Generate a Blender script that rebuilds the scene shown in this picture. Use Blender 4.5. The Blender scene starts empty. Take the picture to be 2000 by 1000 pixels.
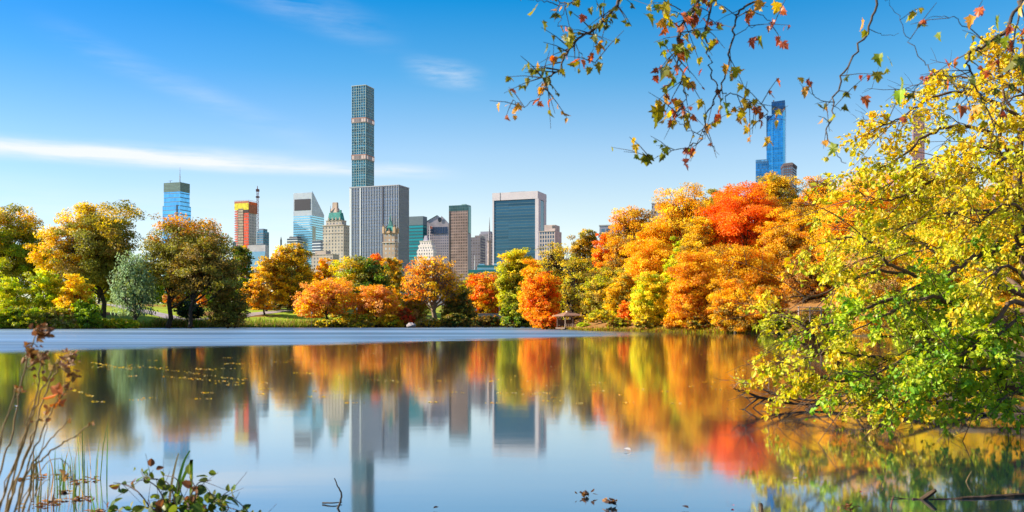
import bpy, math, random
import numpy as np
R = math.radians
rng = np.random.default_rng(7)
random.seed(7)
S = bpy.context.scene
COL = S.collection
F = 1800.0            # focal length in photo pixels (2000 wide)
HY = 628.0            # horizon row
CAMZ = 1.6

def P(px, py, d):     # a point of the photograph at distance d, as a world point
    return np.array([(px-1000.0)/F*d, d, CAMZ+(HY-py)/F*d])
def X(px, d): return (px-1000.0)/F*d
def Z(py, d): return CAMZ+(HY-py)/F*d

# ------------------------------------------------------------------ node helpers
def newmat(name):
    m = bpy.data.materials.new(name); m.use_nodes = True
    nt = m.node_tree; nt.nodes.clear()
    out = nt.nodes.new('ShaderNodeOutputMaterial')
    return m, nt, out
class N:
    def __init__(s, nt): s.nt = nt
    def new(s, t, **k):
        n = s.nt.nodes.new(t)
        for a, b in k.items(): setattr(n, a, b)
        return n
    def link(s, a, b): s.nt.links.new(a, b)
    def val(s, sock, v):
        if hasattr(v, 'is_output'): s.link(v, sock)
        elif isinstance(v, (tuple, list)) and sock.type == 'RGBA' and len(v) == 3: sock.default_value = (*v, 1)
        else: sock.default_value = v
    def math(s, op, a, b=None, c=None):
        n = s.new('ShaderNodeMath', operation=op)
        s.val(n.inputs[0], a)
        if b is not None: s.val(n.inputs[1], b)
        if c is not None: s.val(n.inputs[2], c)
        return n.outputs[0]
    def mix(s, f, a, b, blend='MIX'):
        n = s.new('ShaderNodeMix', data_type='RGBA', blend_type=blend)
        s.val(n.inputs[0], f); s.val(n.inputs[6], a); s.val(n.inputs[7], b)
        return n.outputs[2]
    def mapr(s, v, a, b, c=0.0, d=1.0, smooth=False):
        n = s.new('ShaderNodeMapRange')
        if smooth: n.interpolation_type = 'SMOOTHSTEP'
        s.val(n.inputs[0], v); s.val(n.inputs[1], a); s.val(n.inputs[2], b); s.val(n.inputs[3], c); s.val(n.inputs[4], d)
        return n.outputs[0]
    def noise(s, vec, scale, detail=3.0, rough=0.55):
        n = s.new('ShaderNodeTexNoise')
        if vec is not None: s.link(vec, n.inputs['Vector'])
        n.inputs['Scale'].default_value = scale; n.inputs['Detail'].default_value = detail; n.inputs['Roughness'].default_value = rough
        return n.outputs[0]
    def mapping(s, vec, scale=(1,1,1), rot=(0,0,0), loc=(0,0,0)):
        n = s.new('ShaderNodeMapping'); s.link(vec, n.inputs[0])
        n.inputs['Scale'].default_value = scale; n.inputs['Rotation'].default_value = rot; n.inputs['Location'].default_value = loc
        return n.outputs[0]
    def pbsdf(s, col, rough=0.7, metal=0.0, spec=0.5):
        n = s.new('ShaderNodeBsdfPrincipled')
        s.val(n.inputs['Base Color'], col); s.val(n.inputs['Roughness'], rough); s.val(n.inputs['Metallic'], metal)
        s.val(n.inputs['Specular IOR Level'], spec)
        return n

def plain(name, col, rough=0.75, metal=0.0, var=0.18, scale=1.5, spec=0.4):
    m, nt, out = newmat(name); n = N(nt)
    tc = n.new('ShaderNodeTexCoord')
    f = n.noise(tc.outputs['Object'], scale, 4)
    c = n.mix(n.mapr(f, 0.3, 0.7), tuple(x*(1-var) for x in col), tuple(min(1, x*(1+var)) for x in col))
    b = n.pbsdf(c, rough, metal, spec); n.link(b.outputs[0], out.inputs[0])
    return m

def leaf_material(name, trans=0.4, rough=0.5):
    m, nt, out = newmat(name); n = N(nt)
    at = n.new('ShaderNodeAttribute'); at.attribute_name = 'tint'
    b = n.pbsdf(at.outputs['Color'], rough, 0, 0.25)
    hs = n.new('ShaderNodeHueSaturation'); hs.inputs['Saturation'].default_value = 1.1; hs.inputs['Value'].default_value = 1.25
    n.link(at.outputs['Color'], hs.inputs['Color'])
    t = n.new('ShaderNodeBsdfTranslucent'); n.link(hs.outputs[0], t.inputs[0])
    mx = n.new('ShaderNodeMixShader'); mx.inputs[0].default_value = trans
    n.link(b.outputs[0], mx.inputs[1]); n.link(t.outputs[0], mx.inputs[2]); n.link(mx.outputs[0], out.inputs[0])
    return m
LEAF = leaf_material('autumn_leaf', 0.42)
BARK = plain('bark_dark', (0.055, 0.04, 0.028), 0.9, var=0.4, scale=3)
BARKL = plain('bark_grey', (0.22, 0.16, 0.10), 0.9, var=0.35, scale=3)

# ------------------------------------------------------------------ mesh helpers
class MB:
    """collects vertices and faces of ONE mesh part"""
    def __init__(s): s.v = []; s.f = []; s.n = 0; s.t = []
    def add(s, V, Fc, tint=None):
        V = np.asarray(V, float).reshape(-1, 3)
        Fc = np.asarray(Fc, int)
        s.v.append(V); s.f.append(Fc+s.n); s.n += len(V)
        if tint is not None:
            t = np.asarray(tint, float)
            if t.ndim == 1: t = np.tile(t, (len(Fc), 1))
            s.t.append(t)
    def box(s, c, size, rz=0.0):
        x, y, z = np.array(size)/2.0
        v = np.array([[-x,-y,-z],[x,-y,-z],[x,y,-z],[-x,y,-z],[-x,-y,z],[x,-y,z],[x,y,z],[-x,y,z]])
        if rz:
            co, si = math.cos(rz), math.sin(rz)
            v = v @ np.array([[co,si,0],[-si,co,0],[0,0,1]])
        s.add(v+np.array(c), [[0,3,2,1],[4,5,6,7],[0,1,5,4],[1,2,6,5],[2,3,7,6],[3,0,4,7]])
    def beam(s, a, b, w, h=None):
        """a square bar from a to b"""
        s.tube([a, b], [w/2*1.3, (h or w)/2*1.3], 4, cap=True)
    def tube(s, pts, rad, k=6, cap=False, tint=None):
        p = np.asarray(pts, float); m = len(p)
        rad = np.broadcast_to(np.asarray(rad, float), (m,)) if np.ndim(rad) == 0 else np.asarray(rad, float)
        if len(rad) != m: rad = np.interp(np.linspace(0, 1, m), np.linspace(0, 1, len(rad)), rad)
        t = np.gradient(p, axis=0) if m > 2 else np.tile(p[1]-p[0], (2, 1))
        t = t/np.maximum(np.linalg.norm(t, axis=1, keepdims=True), 1e-9)
        ref = np.array([0., 0., 1.]) if abs(t[:, 2].mean()) < 0.8 else np.array([1., 0.2, 0.])
        u = np.cross(t, ref); u /= np.maximum(np.linalg.norm(u, axis=1, keepdims=True), 1e-9)
        w = np.cross(t, u)
        a = np.arange(k)/k*2*math.pi + (math.pi/4 if k == 4 else 0)
        V = p[:, None, :] + rad[:, None, None]*(np.cos(a)[None, :, None]*u[:, None, :]+np.sin(a)[None, :, None]*w[:, None, :])
        i = np.arange(m-1)[:, None]*k; j = np.arange(k)[None, :]; j2 = (j+1) % k
        Q = np.stack([i+j, i+j2, i+k+j2, i+k+j], axis=2).reshape(-1, 4)
        s.add(V.reshape(-1, 3), Q, tint)
        if cap:
            s.add(V[0][::-1], [list(range(k))], tint); s.add(V[-1], [list(range(k))], tint)
    def build(s, name, mat, parent=None, smooth=False, uv=None):
        me = bpy.data.meshes.new(name)
        V = np.concatenate(s.v)
        off = np.array(parent.matrix_basis.translation) if parent is not None else np.zeros(3)
        pp = parent
        while pp is not None and pp.parent is not None:
            pp = pp.parent; off = off+np.array(pp.matrix_basis.translation)
        V = V-off
        me.vertices.add(len(V)); me.vertices.foreach_set('co', V.astype(np.float32).ravel())
        tot = np.concatenate([np.full(len(f), f.shape[1]) for f in s.f])
        idx = np.concatenate([f.ravel() for f in s.f])
        me.loops.add(len(idx)); me.loops.foreach_set('vertex_index', idx.astype(np.int32))
        me.polygons.add(len(tot))
        st = np.concatenate([[0], np.cumsum(tot)[:-1]])
        me.polygons.foreach_set('loop_start', st.astype(np.int32))
        try: me.polygons.foreach_set('loop_total', tot.astype(np.int32))
        except Exception: pass
        if s.t:
            T = np.concatenate(s.t)
            at = me.attributes.new('tint', 'FLOAT_COLOR', 'FACE')
            at.data.foreach_set('color', np.concatenate([T, np.ones((len(T), 1))], axis=1).astype(np.float32).ravel())
        if uv is not None:
            ul = me.uv_layers.new(name='wall')
            ul.data.foreach_set('uv', np.asarray(uv, np.float32).ravel())
        me.update(calc_edges=True); me.validate()
        me.polygons.foreach_set('use_smooth', np.full(len(tot), bool(smooth)))
        me.materials.append(mat)
        o = bpy.data.objects.new(name, me); COL.objects.link(o)
        if parent is not None: o.parent = parent
        return o

def thing(name, label, cat, loc, group=None):
    o = bpy.data.objects.new(name, None); COL.objects.link(o); o.empty_display_size = 0.5
    o.location = tuple(float(q) for q in loc); tag(o, label, cat, group)
    return o
def tag(o, label=None, cat=None, group=None, kind=None):
    if label: o['label'] = label
    if cat: o['category'] = cat
    if group: o['group'] = group
    if kind: o['kind'] = kind
    return o

# ------------------------------------------------------------------ lake outline and terrain height
def W(px, py):        # point of the water surface seen at a pixel
    d = CAMZ*F/(py-HY); return (X(px, d), d)
LAKE = np.array([(-150, 196), W(0, 642.6), W(190, 642.2), W(300, 640.6), W(500, 639.6), W(620, 639.6), W(780, 639.4), W(900, 638.6), W(1020, 638.4),
                 W(1060, 641.5), W(1095, 643.5), W(1140, 646), W(1240, 647.5), W(1370, 649.3), W(1500, 651), (39, 108), (42, 92), (36, 72), (27, 50), (19, 33), (13.5, 24), (10.6, 17),
                 (9.2, 12), (7.5, 8.4), (5.2, 6.2), (2, 5.2), (-1, 5.1), (-3, 5.3), (-4.2, 6.0), (-6, 8.5), (-10, 11), (-22, 18), (-60, 45), (-120, 95), (-190, 160)])
def lake_sd(x, y):    # signed distance to the lake outline, negative over water
    p = np.stack([np.asarray(x, float).ravel(), np.asarray(y, float).ravel()], 1)
    a = LAKE; b = np.roll(LAKE, -1, axis=0)
    best = np.full(len(p), 1e18); inside = np.zeros(len(p), bool)
    for (ax, ay), (bx, by) in zip(a, b):
        e = np.array([bx-ax, by-ay]); w = p-np.array([ax, ay])
        t = np.clip((w@e)/(e@e), 0, 1)
        dd = ((w-t[:, None]*e)**2).sum(1); best = np.minimum(best, dd)
        c = ((ay > p[:, 1]) != (by > p[:, 1])) & (p[:, 0] < (bx-ax)*(p[:, 1]-ay)/(by-ay+1e-12)+ax)
        inside ^= c
    s = np.sqrt(best); s[inside] *= -1
    return s.reshape(np.shape(x))
def ground(x, y):
    s = lake_sd(x, y)
    x = np.asarray(x, float); y = np.asarray(y, float)
    amp = np.clip((y-15)/60, 0.12, 1.0)
    sp = np.maximum(s, 0)
    land = 0.3*(1-np.exp(-sp/0.8)) + amp*8.5*(1-np.exp(-sp/42.0)) + 0.35*amp*np.sin(x*0.11+1)*np.sin(y*0.09)*np.clip(sp/12, 0, 1)
    # the wooded rise behind the east-facing bank
    hill = 7.0*np.clip((x-8)/40, 0, 1)*np.clip(sp/30, 0, 1)*np.clip((y-60)/40, 0, 1)*np.clip((600-y)/300, 0, 1)
    return np.where(s > 0, land+hill, np.maximum(-1.8, 0.22*s))
def gz(x, y): return float(ground(np.array([x]), np.array([y]))[0])
# ------------------------------------------------------------------ camera, sun, sky
cam = bpy.data.cameras.new('camera'); camo = bpy.data.objects.new('camera', cam); COL.objects.link(camo)
camo.location = (0, 0, CAMZ); camo.rotation_euler = (R(90), 0, 0)
cam.sensor_width = 36; cam.lens = 36*F/2000; cam.shift_y = (HY-500)/2000
cam.clip_start = 0.1; cam.clip_end = 20000
cam.dof.use_dof = True; cam.dof.focus_distance = 60; cam.dof.aperture_fstop = 4.2
S.camera = camo
SUN_AZ, SUN_EL = 86.0, 27.0      # degrees to the left of the view direction, above the horizon
to_sun = np.array([-math.sin(R(SUN_AZ))*math.cos(R(SUN_EL)), math.cos(R(SUN_AZ))*math.cos(R(SUN_EL)), math.sin(R(SUN_EL))])
sun = bpy.data.lights.new('sun', 'SUN'); suno = bpy.data.objects.new('sun', sun); COL.objects.link(suno)
sun.energy = 4.6; sun.angle = R(0.6); sun.color = (1.0, 0.9, 0.74)
from mathutils import Vector
suno.rotation_euler = Vector(tuple(to_sun)).to_track_quat('Z', 'Y').to_euler()
suno.location = (-60, 30, 60)
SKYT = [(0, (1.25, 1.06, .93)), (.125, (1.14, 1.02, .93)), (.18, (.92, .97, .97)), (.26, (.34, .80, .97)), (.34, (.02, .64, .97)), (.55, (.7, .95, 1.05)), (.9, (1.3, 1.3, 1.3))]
w = bpy.data.worlds.new('World'); S.world = w; w.use_nodes = True
nt = w.node_tree; nt.nodes.clear(); n = N(nt)
wo = n.new('ShaderNodeOutputWorld'); bg = n.new('ShaderNodeBackground'); n.link(bg.outputs[0], wo.inputs[0])
sky = n.new('ShaderNodeTexSky'); sky.sky_type = 'NISHITA'; sky.sun_disc = False
sky.sun_elevation = R(SUN_EL); sky.sun_rotation = R(-SUN_AZ)
sky.air_density = 1.0; sky.dust_density = 0.15; sky.ozone_density = 2.2; sky.altitude = 20
# thin high cirrus, by direction
tc = n.new('ShaderNodeTexCoord'); sep = n.new('ShaderNodeSeparateXYZ'); n.link(tc.outputs['Generated'], sep.inputs[0])
az = n.math('ARCTAN2', sep.outputs[0], sep.outputs[1])          # radians, 0 forward, + right
el = n.math('ARCTAN2', sep.outputs[2], n.math('SQRT', n.math('ADD', n.math('MULTIPLY', sep.outputs[0], sep.outputs[0]), n.math('MULTIPLY', sep.outputs[1], sep.outputs[1]))))
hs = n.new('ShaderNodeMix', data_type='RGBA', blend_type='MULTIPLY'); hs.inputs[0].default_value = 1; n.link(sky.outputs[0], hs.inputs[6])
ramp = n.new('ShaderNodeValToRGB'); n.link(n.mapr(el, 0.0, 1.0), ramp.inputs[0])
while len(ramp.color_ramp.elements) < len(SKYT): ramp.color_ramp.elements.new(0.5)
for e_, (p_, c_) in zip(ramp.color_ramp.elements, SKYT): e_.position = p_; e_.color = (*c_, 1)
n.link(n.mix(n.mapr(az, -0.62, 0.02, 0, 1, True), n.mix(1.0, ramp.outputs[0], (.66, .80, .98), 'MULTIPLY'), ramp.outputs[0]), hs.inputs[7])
cmb = n.new('ShaderNodeCombineXYZ'); n.link(az, cmb.inputs[0]); n.link(el, cmb.inputs[1])
def streak(az0, el0, slope, width, a_in, a_out, scale, amount, thr):
    # a band along el = el0 + slope*(az-az0)
    dv = n.math('SUBTRACT', el, n.math('MULTIPLY_ADD', n.math('SUBTRACT', az, az0), slope, el0))
    wob = n.noise(n.mapping(cmb.outputs[0], (5, 8, 1), (0, 0, 0), (az0*7, 3, 1)), 1.0, 3)
    dv = n.math('ADD', dv, n.math('MULTIPLY', n.math('SUBTRACT', wob, 0.5), width*.7))
    band = n.mapr(n.math('ABSOLUTE', dv), 0.0, width, 1, 0, True)
    f1 = n.mapr(az, a_in[0], a_in[1], 0, 1, True); f2 = n.mapr(az, a_out[0], a_out[1], 1, 0, True)
    tx = n.noise(n.mapping(cmb.outputs[0], scale, (0, 0, -math.atan(slope)-0.05), (az0*3, el0*9, 0)), 1.0, 7, 0.62)
    k = n.math('MULTIPLY', n.math('MULTIPLY', band, n.mapr(tx, thr, thr+0.35)), n.math('MULTIPLY', f1, f2))
    return n.math('MULTIPLY', k, amount)
cl = [streak(-0.42, 0.165, 0.004, 0.0165, (-1.6, -0.9), (-0.36, -0.14), (9, 85, 1), 0.72, 0.22),
      streak(-0.25, 0.162, -0.015, 0.011, (-0.6, -0.4), (-0.16, -0.03), (9, 80, 1), 0.6, 0.22),
      streak(-0.07, 0.262, -0.18, 0.020, (-0.13, -0.07), (-0.06, -0.02), (16, 90, 1), 0.42, 0.32),
      streak(-0.33, 0.35, -0.28, 0.03, (-0.5, -0.4), (-0.2, -0.10), (8, 50, 1), 0.22, 0.35),
      streak(-0.36, 0.24, -0.35, 0.022, (-0.5, -0.4), (-0.3, -0.15), (8, 50, 1), 0.16, 0.35),
      streak(-0.15, 0.09, -0.03, 0.05, (-0.9, -0.5), (0.0, 0.25), (5, 40, 1), 0.35, 0.30)]
tot = cl[0]
for c in cl[1:]: tot = n.math('ADD', tot, c)
tot = n.math('MINIMUM', tot, 0.9)
cloudcol = n.mix(1.0, (1, 1, 1), (5.0, 5.1, 5.2), 'MULTIPLY')
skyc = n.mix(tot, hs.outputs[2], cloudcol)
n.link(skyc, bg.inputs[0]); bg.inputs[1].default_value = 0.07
S.view_settings.view_transform = 'Standard'; S.view_settings.look = 'None'; S.view_settings.gamma = 1
S.view_settings.exposure = 1.5
S.render.engine = 'CYCLES'
S.cycles.use_denoising = True
try: S.cycles.denoiser = 'OPENIMAGEDENOISE'
except Exception: pass
S.cycles.max_bounces = 8; S.cycles.diffuse_bounces = 5; S.cycles.glossy_bounces = 3; S.cycles.transmission_bounces = 5; S.cycles.transparent_max_bounces = 4
S.cycles.caustics_reflective = False; S.cycles.caustics_refractive = False
S.cycles.sample_clamp_indirect = 6

# ------------------------------------------------------------------ ground: one sheet to the horizon
rad = np.concatenate([[0.0], np.geomspace(0.8, 40, 70), np.geomspace(41.5, 330, 150)[0:], np.geomspace(340, 4000, 40)])
ang = np.concatenate([np.linspace(-40, 40, 261), np.linspace(41.5, 318.5, 120)])
ang = np.radians(ang); na, nr = len(ang), len(rad)
gx = rad[:, None]*np.sin(ang)[None, :]; gy = rad[:, None]*np.cos(ang)[None, :]
gh = ground(gx, gy)
V = np.stack([gx, gy, gh], 2).reshape(-1, 3)
i = np.arange(nr-1)[:, None]*na; j = np.arange(na)[None, :]; j2 = (j+1) % na
Q = np.stack([i+j, i+j2, i+na+j2, i+na+j], 2).reshape(-1, 4)[:, ::-1]
m, nt, out = newmat('lawn_and_leaf_litter'); n = N(nt)
geo = n.new('ShaderNodeNewGeometry'); sp = n.new('ShaderNodeSeparateXYZ'); n.link(geo.outputs['Position'], sp.inputs[0])
big = n.noise(geo.outputs['Position'], 0.06, 3); mid = n.noise(geo.outputs['Position'], 0.5, 4); fine = n.noise(geo.outputs['Position'], 6, 3)
grass = n.mix(n.mapr(mid, 0.3, 0.7), (0.16, 0.24, 0.02), (0.36, 0.42, 0.025))
litter = n.mix(n.mapr(fine, 0.3, 0.7), (0.16, 0.085, 0.03), (0.34, 0.16, 0.04))
# leaf litter under the trees of the wooded bank and in patches on the lawn
wood = n.math('MAXIMUM', n.mapr(big, 0.52, 0.62), n.math('MAXIMUM', n.mapr(sp.outputs[0], 2, 10), n.mapr(sp.outputs[1], 14, 9, 0, .7)))
c = n.mix(wood, grass, litter)
mud = n.mix(n.mapr(fine, 0.3, 0.7), (0.035, 0.028, 0.016), (0.09, 0.07, 0.035))
c = n.mix(n.mapr(sp.outputs[2], 0.12, 0.45), mud, c)
b = n.pbsdf(c, 0.95, 0, 0.1); bp = n.new('ShaderNodeBump'); bp.inputs['Strength'].default_value = 0.5; bp.inputs['Distance'].default_value = 0.15
n.link(fine, bp.inputs['Height']); n.link(bp.outputs[0], b.inputs['Normal']); n.link(b.outputs[0], out.inputs[0])
mb = MB(); mb.add(V, Q); g = mb.build('ground', m, smooth=True); tag(g, kind='structure')

# ------------------------------------------------------------------ water
m, nt, out = newmat('lake_water'); n = N(nt)
geo = n.new('ShaderNodeNewGeometry'); pos = geo.outputs['Position']; sp = n.new('ShaderNodeSeparateXYZ'); n.link(pos, sp.inputs[0])
edge = n.math('SUBTRACT', sp.outputs[1], n.math('MULTIPLY_ADD', sp.outputs[0], 1.38, 87.0))
wob = n.math('MULTIPLY', n.math('SUBTRACT', n.noise(n.mapping(pos, (0.04, 0.06, 1)), 1.0, 5), 0.5), 26.0)
edge = n.math('ADD', edge, wob)
breeze = n.math('MULTIPLY', n.mapr(edge, -12, 14, 0, 1, True), n.mapr(sp.outputs[0], 3, 24, 1, 0, True))
streaks = n.noise(n.mapping(pos, (0.02, 0.10, 1)), 1.0, 3)
breeze2 = n.math('MULTIPLY', breeze, n.mapr(streaks, 0.3, 0.7, 0.55, 1.0))
# wind-ruffled far water is a rougher mirror
rough = n.mapr(breeze2, 0, 1, 0.064, 0.48)
gl = n.new('ShaderNodeBsdfGlossy'); gl.distribution = 'MULTI_GGX'; n.link(rough, gl.inputs['Roughness']); n.link(n.mix(breeze, (0.95, 0.98, 0.99), (0.66, 0.85, 0.98)), gl.inputs['Color'])
rip = n.noise(n.mapping(pos, (0.5, 1.6, 1)), 1.0, 2)
rip2 = n.noise(n.mapping(pos, (0.06, 0.22, 1)), 1.0, 2)
hgt = n.math('ADD', n.math('MULTIPLY', rip, 0.35), rip2)
bp = n.new('ShaderNodeBump'); bp.inputs['Strength'].default_value = 0.02; bp.inputs['Distance'].default_value = 0.12
n.link(hgt, bp.inputs['Height']); n.link(bp.outputs[0], gl.inputs['Normal'])
df = n.new('ShaderNodeBsdfDiffuse'); df.inputs[0].default_value = (0.007, 0.022, 0.036, 1)
lw = n.new('ShaderNodeLayerWeight'); lw.inputs[0].default_value = 0.5
cosv = n.math('SUBTRACT', 1.0, lw.outputs['Facing'])
mirror = n.math('POWER', n.math('SUBTRACT', 1.0, cosv), 1.75)
dark = n.math('MULTIPLY', breeze, n.mapr(n.noise(n.mapping(pos, (0.005, 0.045, 1), (0, 0, .03)), 1.0, 4), 0.36, 0.64, 0.62, 0.10))
fac = n.math('MULTIPLY', mirror, n.math('SUBTRACT', 1.0, dark))
mx = n.new('ShaderNodeMixShader'); n.link(fac, mx.inputs[0]); n.link(df.outputs[0], mx.inputs[1]); n.link(gl.outputs[0], mx.inputs[2]); n.link(mx.outputs[0], out.inputs[0])
mb = MB(); mb.add([(-230, -2, 0), (90, -2, 0), (90, 330, 0), (-230, 330, 0)], [[0, 1, 2, 3]])
wt = mb.build('lake_water', m); tag(wt, kind='structure')
# ------------------------------------------------------------------ city: facade materials
def facade(name, wall, glass, du, dv, wu=(0.15, 0.85), wv=(0.2, 0.85), rough=0.12, metal=0.75, vary=0.5, lit=None, wallvar=0.12, dark_floor=None, wall_rough=0.8):
    """wall with a grid of panes in metres; each pane reflects a little differently"""
    m, nt, out = newmat(name); n = N(nt)
    uv = n.new('ShaderNodeUVMap'); uv.uv_map = 'wall'
    sp = n.new('ShaderNodeSeparateXYZ'); n.link(uv.outputs[0], sp.inputs[0])
    u = n.math('DIVIDE', sp.outputs[0], du); v = n.math('DIVIDE', sp.outputs[1], dv)
    fu = n.math('FRACT', u); fv = n.math('FRACT', v)
    def inside(f, a, b): return n.math('MULTIPLY', n.math('GREATER_THAN', f, a), n.math('LESS_THAN', f, b))
    mask = n.math('MULTIPLY', inside(fu, *wu), inside(fv, *wv))
    cell = n.new('ShaderNodeCombineXYZ'); n.link(n.math('FLOOR', u), cell.inputs[0]); n.link(n.math('FLOOR', v), cell.inputs[1])
    wn = n.new('ShaderNodeTexWhiteNoise'); wn.noise_dimensions = '2D'; n.link(cell.outputs[0], wn.inputs[0])
    row = n.new('ShaderNodeTexWhiteNoise'); row.noise_dimensions = '1D'; n.link(n.math('FLOOR', v), row.inputs['W'])
    val = n.math('ADD', n.math('MULTIPLY', wn.outputs[0], 0.6), n.math('MULTIPLY', row.outputs[0], 0.4))
    gcol = n.mix(val, tuple(x*(1-vary) for x in glass), tuple(min(1, x*(1+vary)) for x in glass))
    gb = n.pbsdf(gcol, rough, metal, 0.6)
    if lit:
        sel = n.math('GREATER_THAN', wn.outputs[0], lit[0])
        n.link(n.mix(sel, (0, 0, 0), lit[1]), gb.inputs['Emission Color']); gb.inputs['Emission Strength'].default_value = 1.0
    tc = n.new('ShaderNodeTexCoord')
    ns = n.noise(tc.outputs['Object'], 0.08, 4)
    wc = n.mix(n.mapr(ns, 0.3, 0.7), tuple(x*(1-wallvar) for x in wall), tuple(min(1, x*(1+wallvar)) for x in wall))
    wb = n.pbsdf(wc, wall_rough, 0, 0.3)
    mx = n.new('ShaderNodeMixShader'); n.link(mask, mx.inputs[0]); n.link(wb.outputs[0], mx.inputs[1]); n.link(gb.outputs[0], mx.inputs[2])
    n.link(mx.outputs[0], out.inputs[0])
    return m

def banded(name, ca, cb, dz, frac, var=.3):
    """netting or scaffold crossed by floor slabs every dz metres"""
    m, nt, out = newmat(name); n = N(nt); g = n.new('ShaderNodeNewGeometry'); sp = n.new('ShaderNodeSeparateXYZ'); n.link(g.outputs['Position'], sp.inputs[0])
    f = n.math('FRACT', n.math('DIVIDE', sp.outputs[2], dz)); ns = n.noise(n.mapping(g.outputs['Position'], (.5, .5, .12)), 1.0, 4)
    c = n.mix(n.mapr(ns, .3, .7), tuple(x*(1-var) for x in ca), tuple(min(1, x*(1+var)) for x in ca))
    b = n.pbsdf(n.mix(n.math('LESS_THAN', f, frac), c, cb), .85, 0, .2); n.link(b.outputs[0], out.inputs[0]); return m
TH = R(20)
UL = np.array([-math.cos(TH), math.sin(TH)]); VR = np.array([math.sin(TH), math.cos(TH)])
def fp(pl, pc, pr, d, b=None):
    """street-grid footprint whose near corner stands at column pc, distance d: corners C, L, B, R"""
    C = np.array([X(pc, d), d])
    t = (pl-1000)/F; a = (C[0]-t*C[1])/(math.cos(TH)+t*math.sin(TH))
    t = (pr-1000)/F; den = math.sin(TH)-t*math.cos(TH)
    if b is None: b = (t*C[1]-C[0])/den
    return rect(C, a, b)
def rect(C, a, b): return np.array([C, C+UL*a, C+UL*a+VR*b, C+VR*b])
def inset(f, i, j=None):
    j = i if j is None else j
    a = np.linalg.norm(f[1]-f[0]); b = np.linalg.norm(f[3]-f[0])
    return rect(f[0]+UL*i+VR*j, a-2*i, b-2*j)
def out(f, o): return inset(f, -o)
def size(f): return np.linalg.norm(f[1]-f[0]), np.linalg.norm(f[3]-f[0])
def sub(f, u0, u1, v0, v1):     # part of a footprint by fractions along its two faces
    a, b = size(f)
    return rect(f[0]+UL*a*u0+VR*b*v0, a*(u1-u0), b*(v1-v0))
def prism(name, f, z0, z1, mat, par, top=1.0, ztop=None, uoff=0.0):
    """walls and roof on a footprint; top scales the roof outline, ztop gives each corner's own roof height"""
    c = f.mean(0); ft = c+(f-c)*np.array(top)
    zt = [z1]*4 if ztop is None else ztop
    k = len(f)
    V = [(p[0], p[1], z0) for p in f]+[(ft[i][0], ft[i][1], zt[i]) for i in range(k)]
    faces, uv = [], []
    for i in range(k):
        j = (i+1) % k; L = np.linalg.norm(f[j]-f[i])
        faces.append([j, i, k+i, k+j]); uv += [(L+uoff, 0), (uoff, 0), (uoff, zt[i]-z0), (L+uoff, zt[j]-z0)]
    faces.append([k+3, k+2, k+1, k+0] if k == 4 else list(range(2*k-1, k-1, -1))); uv += [(0.0, 0.0)]*k
    mb = MB()
    mb.v.append(np.array(V, float)); mb.n = len(V)
    mb.f += [np.array([q]) for q in faces]
    return mb.build(name, mat, par, uv=uv)
def ribs(name, f, z0, z1, spacing, wd, dp, mat, par, faces=(0, 1), horiz=None, hd=None):
    """projecting bars on the two visible faces (front C-L, side C-R)"""
    mb = MB()
    a, b = size(f)
    for face in faces:
        L, dr, nrm = (a, UL, -VR) if face == 0 else (b, VR, -UL)
        k = max(2, int(round(L/spacing)))
        for i in range(k+1):
            p = f[0]+dr*L*i/k+nrm*dp/2
            mb.box((p[0], p[1], (z0+z1)/2), (wd, dp, z1-z0) if face == 0 else (dp, wd, z1-z0), -TH)
        if horiz:
            kk = int((z1-z0)/horiz); mid = f[0]+dr*L/2+nrm*(hd or dp*0.8)/2
            for i in range(kk+1):
                z = z1-i*horiz
                mb.box((mid[0], mid[1], z), (L, hd or dp*0.8, wd*0.8) if face == 0 else (hd or dp*0.8, L, wd*0.8), -TH)
    return mb.build(name, mat, par)
def building(name, label, f, group='towers of the city skyline'):
    c = f.mean(0)
    return thing(name, label, 'building', (c[0], c[1], 6.0), group)
G0 = 5.0
DARKROOF = plain('roof_dark', (0.10, 0.10, 0.11), 0.9)
STEEL = plain('steel_grey', (0.25, 0.26, 0.28), 0.5, 0.3)
COPPER = plain('copper_green', (0.03, 0.22, 0.20), 0.7, var=0.3, scale=0.4)
LIME = plain('limestone', (0.42, 0.35, 0.30), 0.85, var=0.15, scale=0.1)

# 1 blue tower with mast
f = fp(320, 352, 370.5, 1750); t = building('glass_tower', 'slim blue glass tower with dark cap and thin rooftop mast', f)
mblue = facade('blue_glass', (0.10, 0.24, 0.42), (0.13, 0.46, 0.80), 3.0, 8.0, (0.03, 0.97), (0.2, 0.95), 0.15, 0.8, 0.25)
prism('facade', f, G0, Z(374, 1750), mblue, t)
lo = prism('lower_facade', out(f, 1.6), G0, Z(401, 1750), mblue, t)
cap = prism('crown_band', out(f, 0.2), Z(374, 1750)+.01, Z(355.5, 1750), facade('dark_cap', (0.07, 0.10, 0.09), (0.10, 0.17, 0.16), 2.0, 2.6, (0.05, 0.95), (0.3, 0.9), 0.4, 0.3, 0.2), t)
mb = MB(); c = f.mean(0); z = Z(355.5, 1750)
mb.tube([(c[0]+6, c[1], z), (c[0]+6, c[1], Z(340, 1750))], 0.9, 6); mb.tube([(c[0]+6, c[1], Z(340, 1750)), (c[0]+6, c[1], Z(323, 1750))], [0.6, 0.3], 6)
for k in range(7): mb.box((c[0]+6, c[1], z+3+k*3.6), (2.6, 0.3, 0.3), k)
mb.build('mast', STEEL, t)
mb = MB(); q = f[0]+UL*6-VR*1.75
mb.box((q[0], q[1], (Z(400, 1750)+Z(440, 1750))/2), (4, 0.4, Z(400, 1750)-Z(440, 1750)), -TH); mb.build('vertical_slot', plain('slot_dark', (0.02, 0.06, 0.12), 0.3), t)
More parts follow.
